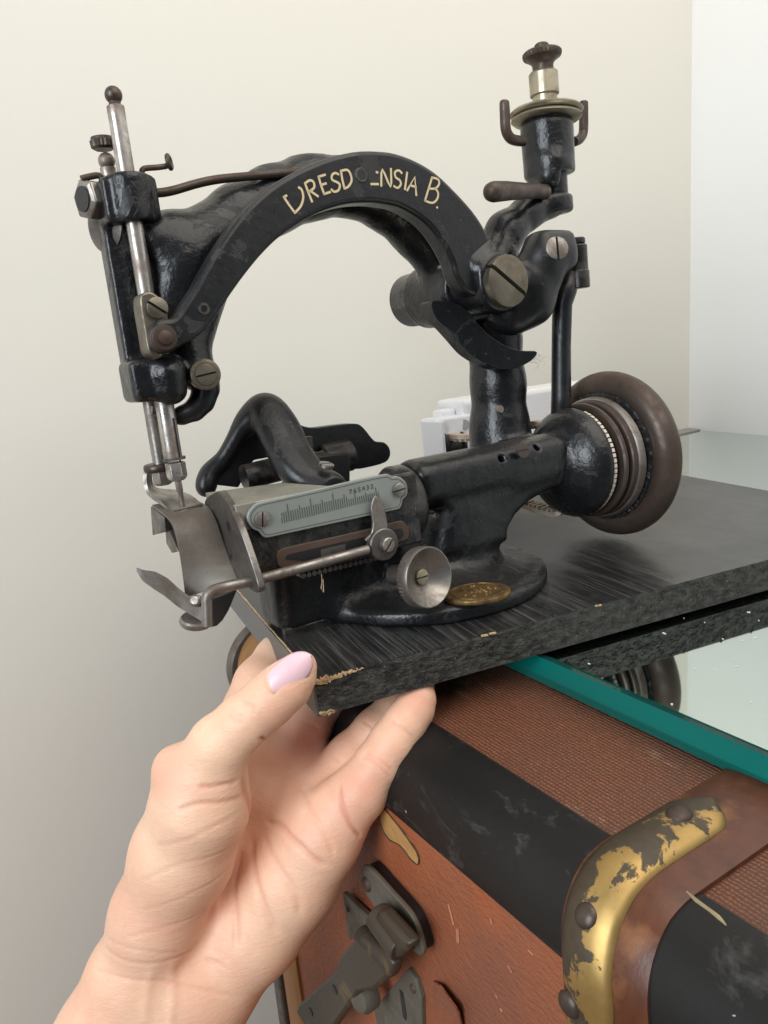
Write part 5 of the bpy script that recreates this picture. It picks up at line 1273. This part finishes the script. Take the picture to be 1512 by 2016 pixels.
# thumbnail: an almond shaped, slightly arched plate
na, nb2 = np.array((76.09, 189.33, 511.74)), np.array((87.8, 188.04, 518.08))
ax_ = nb2 - na; Ln = np.linalg.norm(ax_); ax_ /= Ln
vw = np.array([0, 0, 608.0]) - na; vw /= np.linalg.norm(vw)
up_ = np.array((79.65, 190.06, 518.59)) - np.array((83.46, 185.61, 511.23)); sd = up_ - ax_ * (up_ @ ax_); sd /= np.linalg.norm(sd)
nr_ = np.cross(ax_, sd); nr_ = nr_ if nr_ @ vw > 0 else -nr_
rows = []
for i in range(25):
    t = i / 24; w = 4.5 * (0.62 + 0.38 * math.sqrt(max(0, 1 - (1 - min(t / 0.2, 1)) ** 2))) * (1 if t < 0.42 else math.sqrt(max(0.002, 1 - ((t - 0.42) / 0.58) ** 2.1)))
    row = []
    for s in np.linspace(-1, 1, 13):
        arch = -1.9 * (w / 4.55) * s * s + 0.9 * math.sin(math.pi * t)
        row.append(tuple(na + ax_ * (Ln * t - 1.1 * (1 - s * s) * (1 - t) * (1 if t < 0.3 else 0) ) + sd * (s * w + 0.25) + nr_ * (arch - 0.3)))
    rows.append(row)
sheet(rows, 0.55, MAT['nail'], 'thumbnail', ho, 180)

cu_ = []
for i in list(range(10, -1, -1)): cu_.append(rows[i][0])
cu_ += [rows[0][j] for j in range(1, 12)]
for i in range(0, 11): cu_.append(rows[i][12])
mesh_obj('nail_fold', tube([tuple(np.array(p) - nr_ * 0.25 ) for p in cu_[::2]], [0.15] + [0.5] * 14 + [0.15], 10), MAT['skin'], ho, smooth=180)

# specks of dust on the glass and the board
gs = []; rr = random.Random(21)
for i in range(70):
    x, y = rr.uniform(180, 330), rr.uniform(80, 240)
    s = rr.choice([0.12, 0.15, 0.2, 0.3]); gs.append(box((x, y, GT + 0.1), (s * rr.uniform(0.8, 3), s, 0.1), Matrix.Rotation(rr.uniform(0, 3), 3, 'Z')))
tag(place(mesh_obj('dust_specks', merge(*gs), MAT['dustm'], None, smooth=0, off=(230, 160, GT)), 'W', (230, 160, GT)), 'white dust specks scattered on the glass', kind='stuff')

# lint caught on the machine
lint = []
for c, n_, sz in (((131.49, 40, 81.38), 12, 5.0), ((130.25, 48, 127.91), 8, 3.0), ((80.82, 6, -0.57), 3, 3.0), ((3.06, 17, 47.75), 3, 1.6)):
    for i in range(n_):
        p = np.array(c) + np.array([rr.gauss(0, 0.5), rr.gauss(0, 0.8), rr.gauss(0, 1.2)]); L = [tuple(p)]
        d = np.array([rr.gauss(0, 1), rr.gauss(0, 1), rr.gauss(0, 1)]); d /= np.linalg.norm(d)
        for q in range(5):
            d = d + np.array([rr.gauss(0, .5), rr.gauss(0, .5), rr.gauss(0, .5)]); d /= np.linalg.norm(d); p = p + d * sz / 5; L.append(tuple(p))
        lint.append(tube(L, 0.045, 4))
lo_ = mesh_obj('lint', merge(*lint), plain('grey_lint', (0.35, 0.34, 0.32), 0.9), sm, smooth=0); lo_['kind'] = 'stuff'
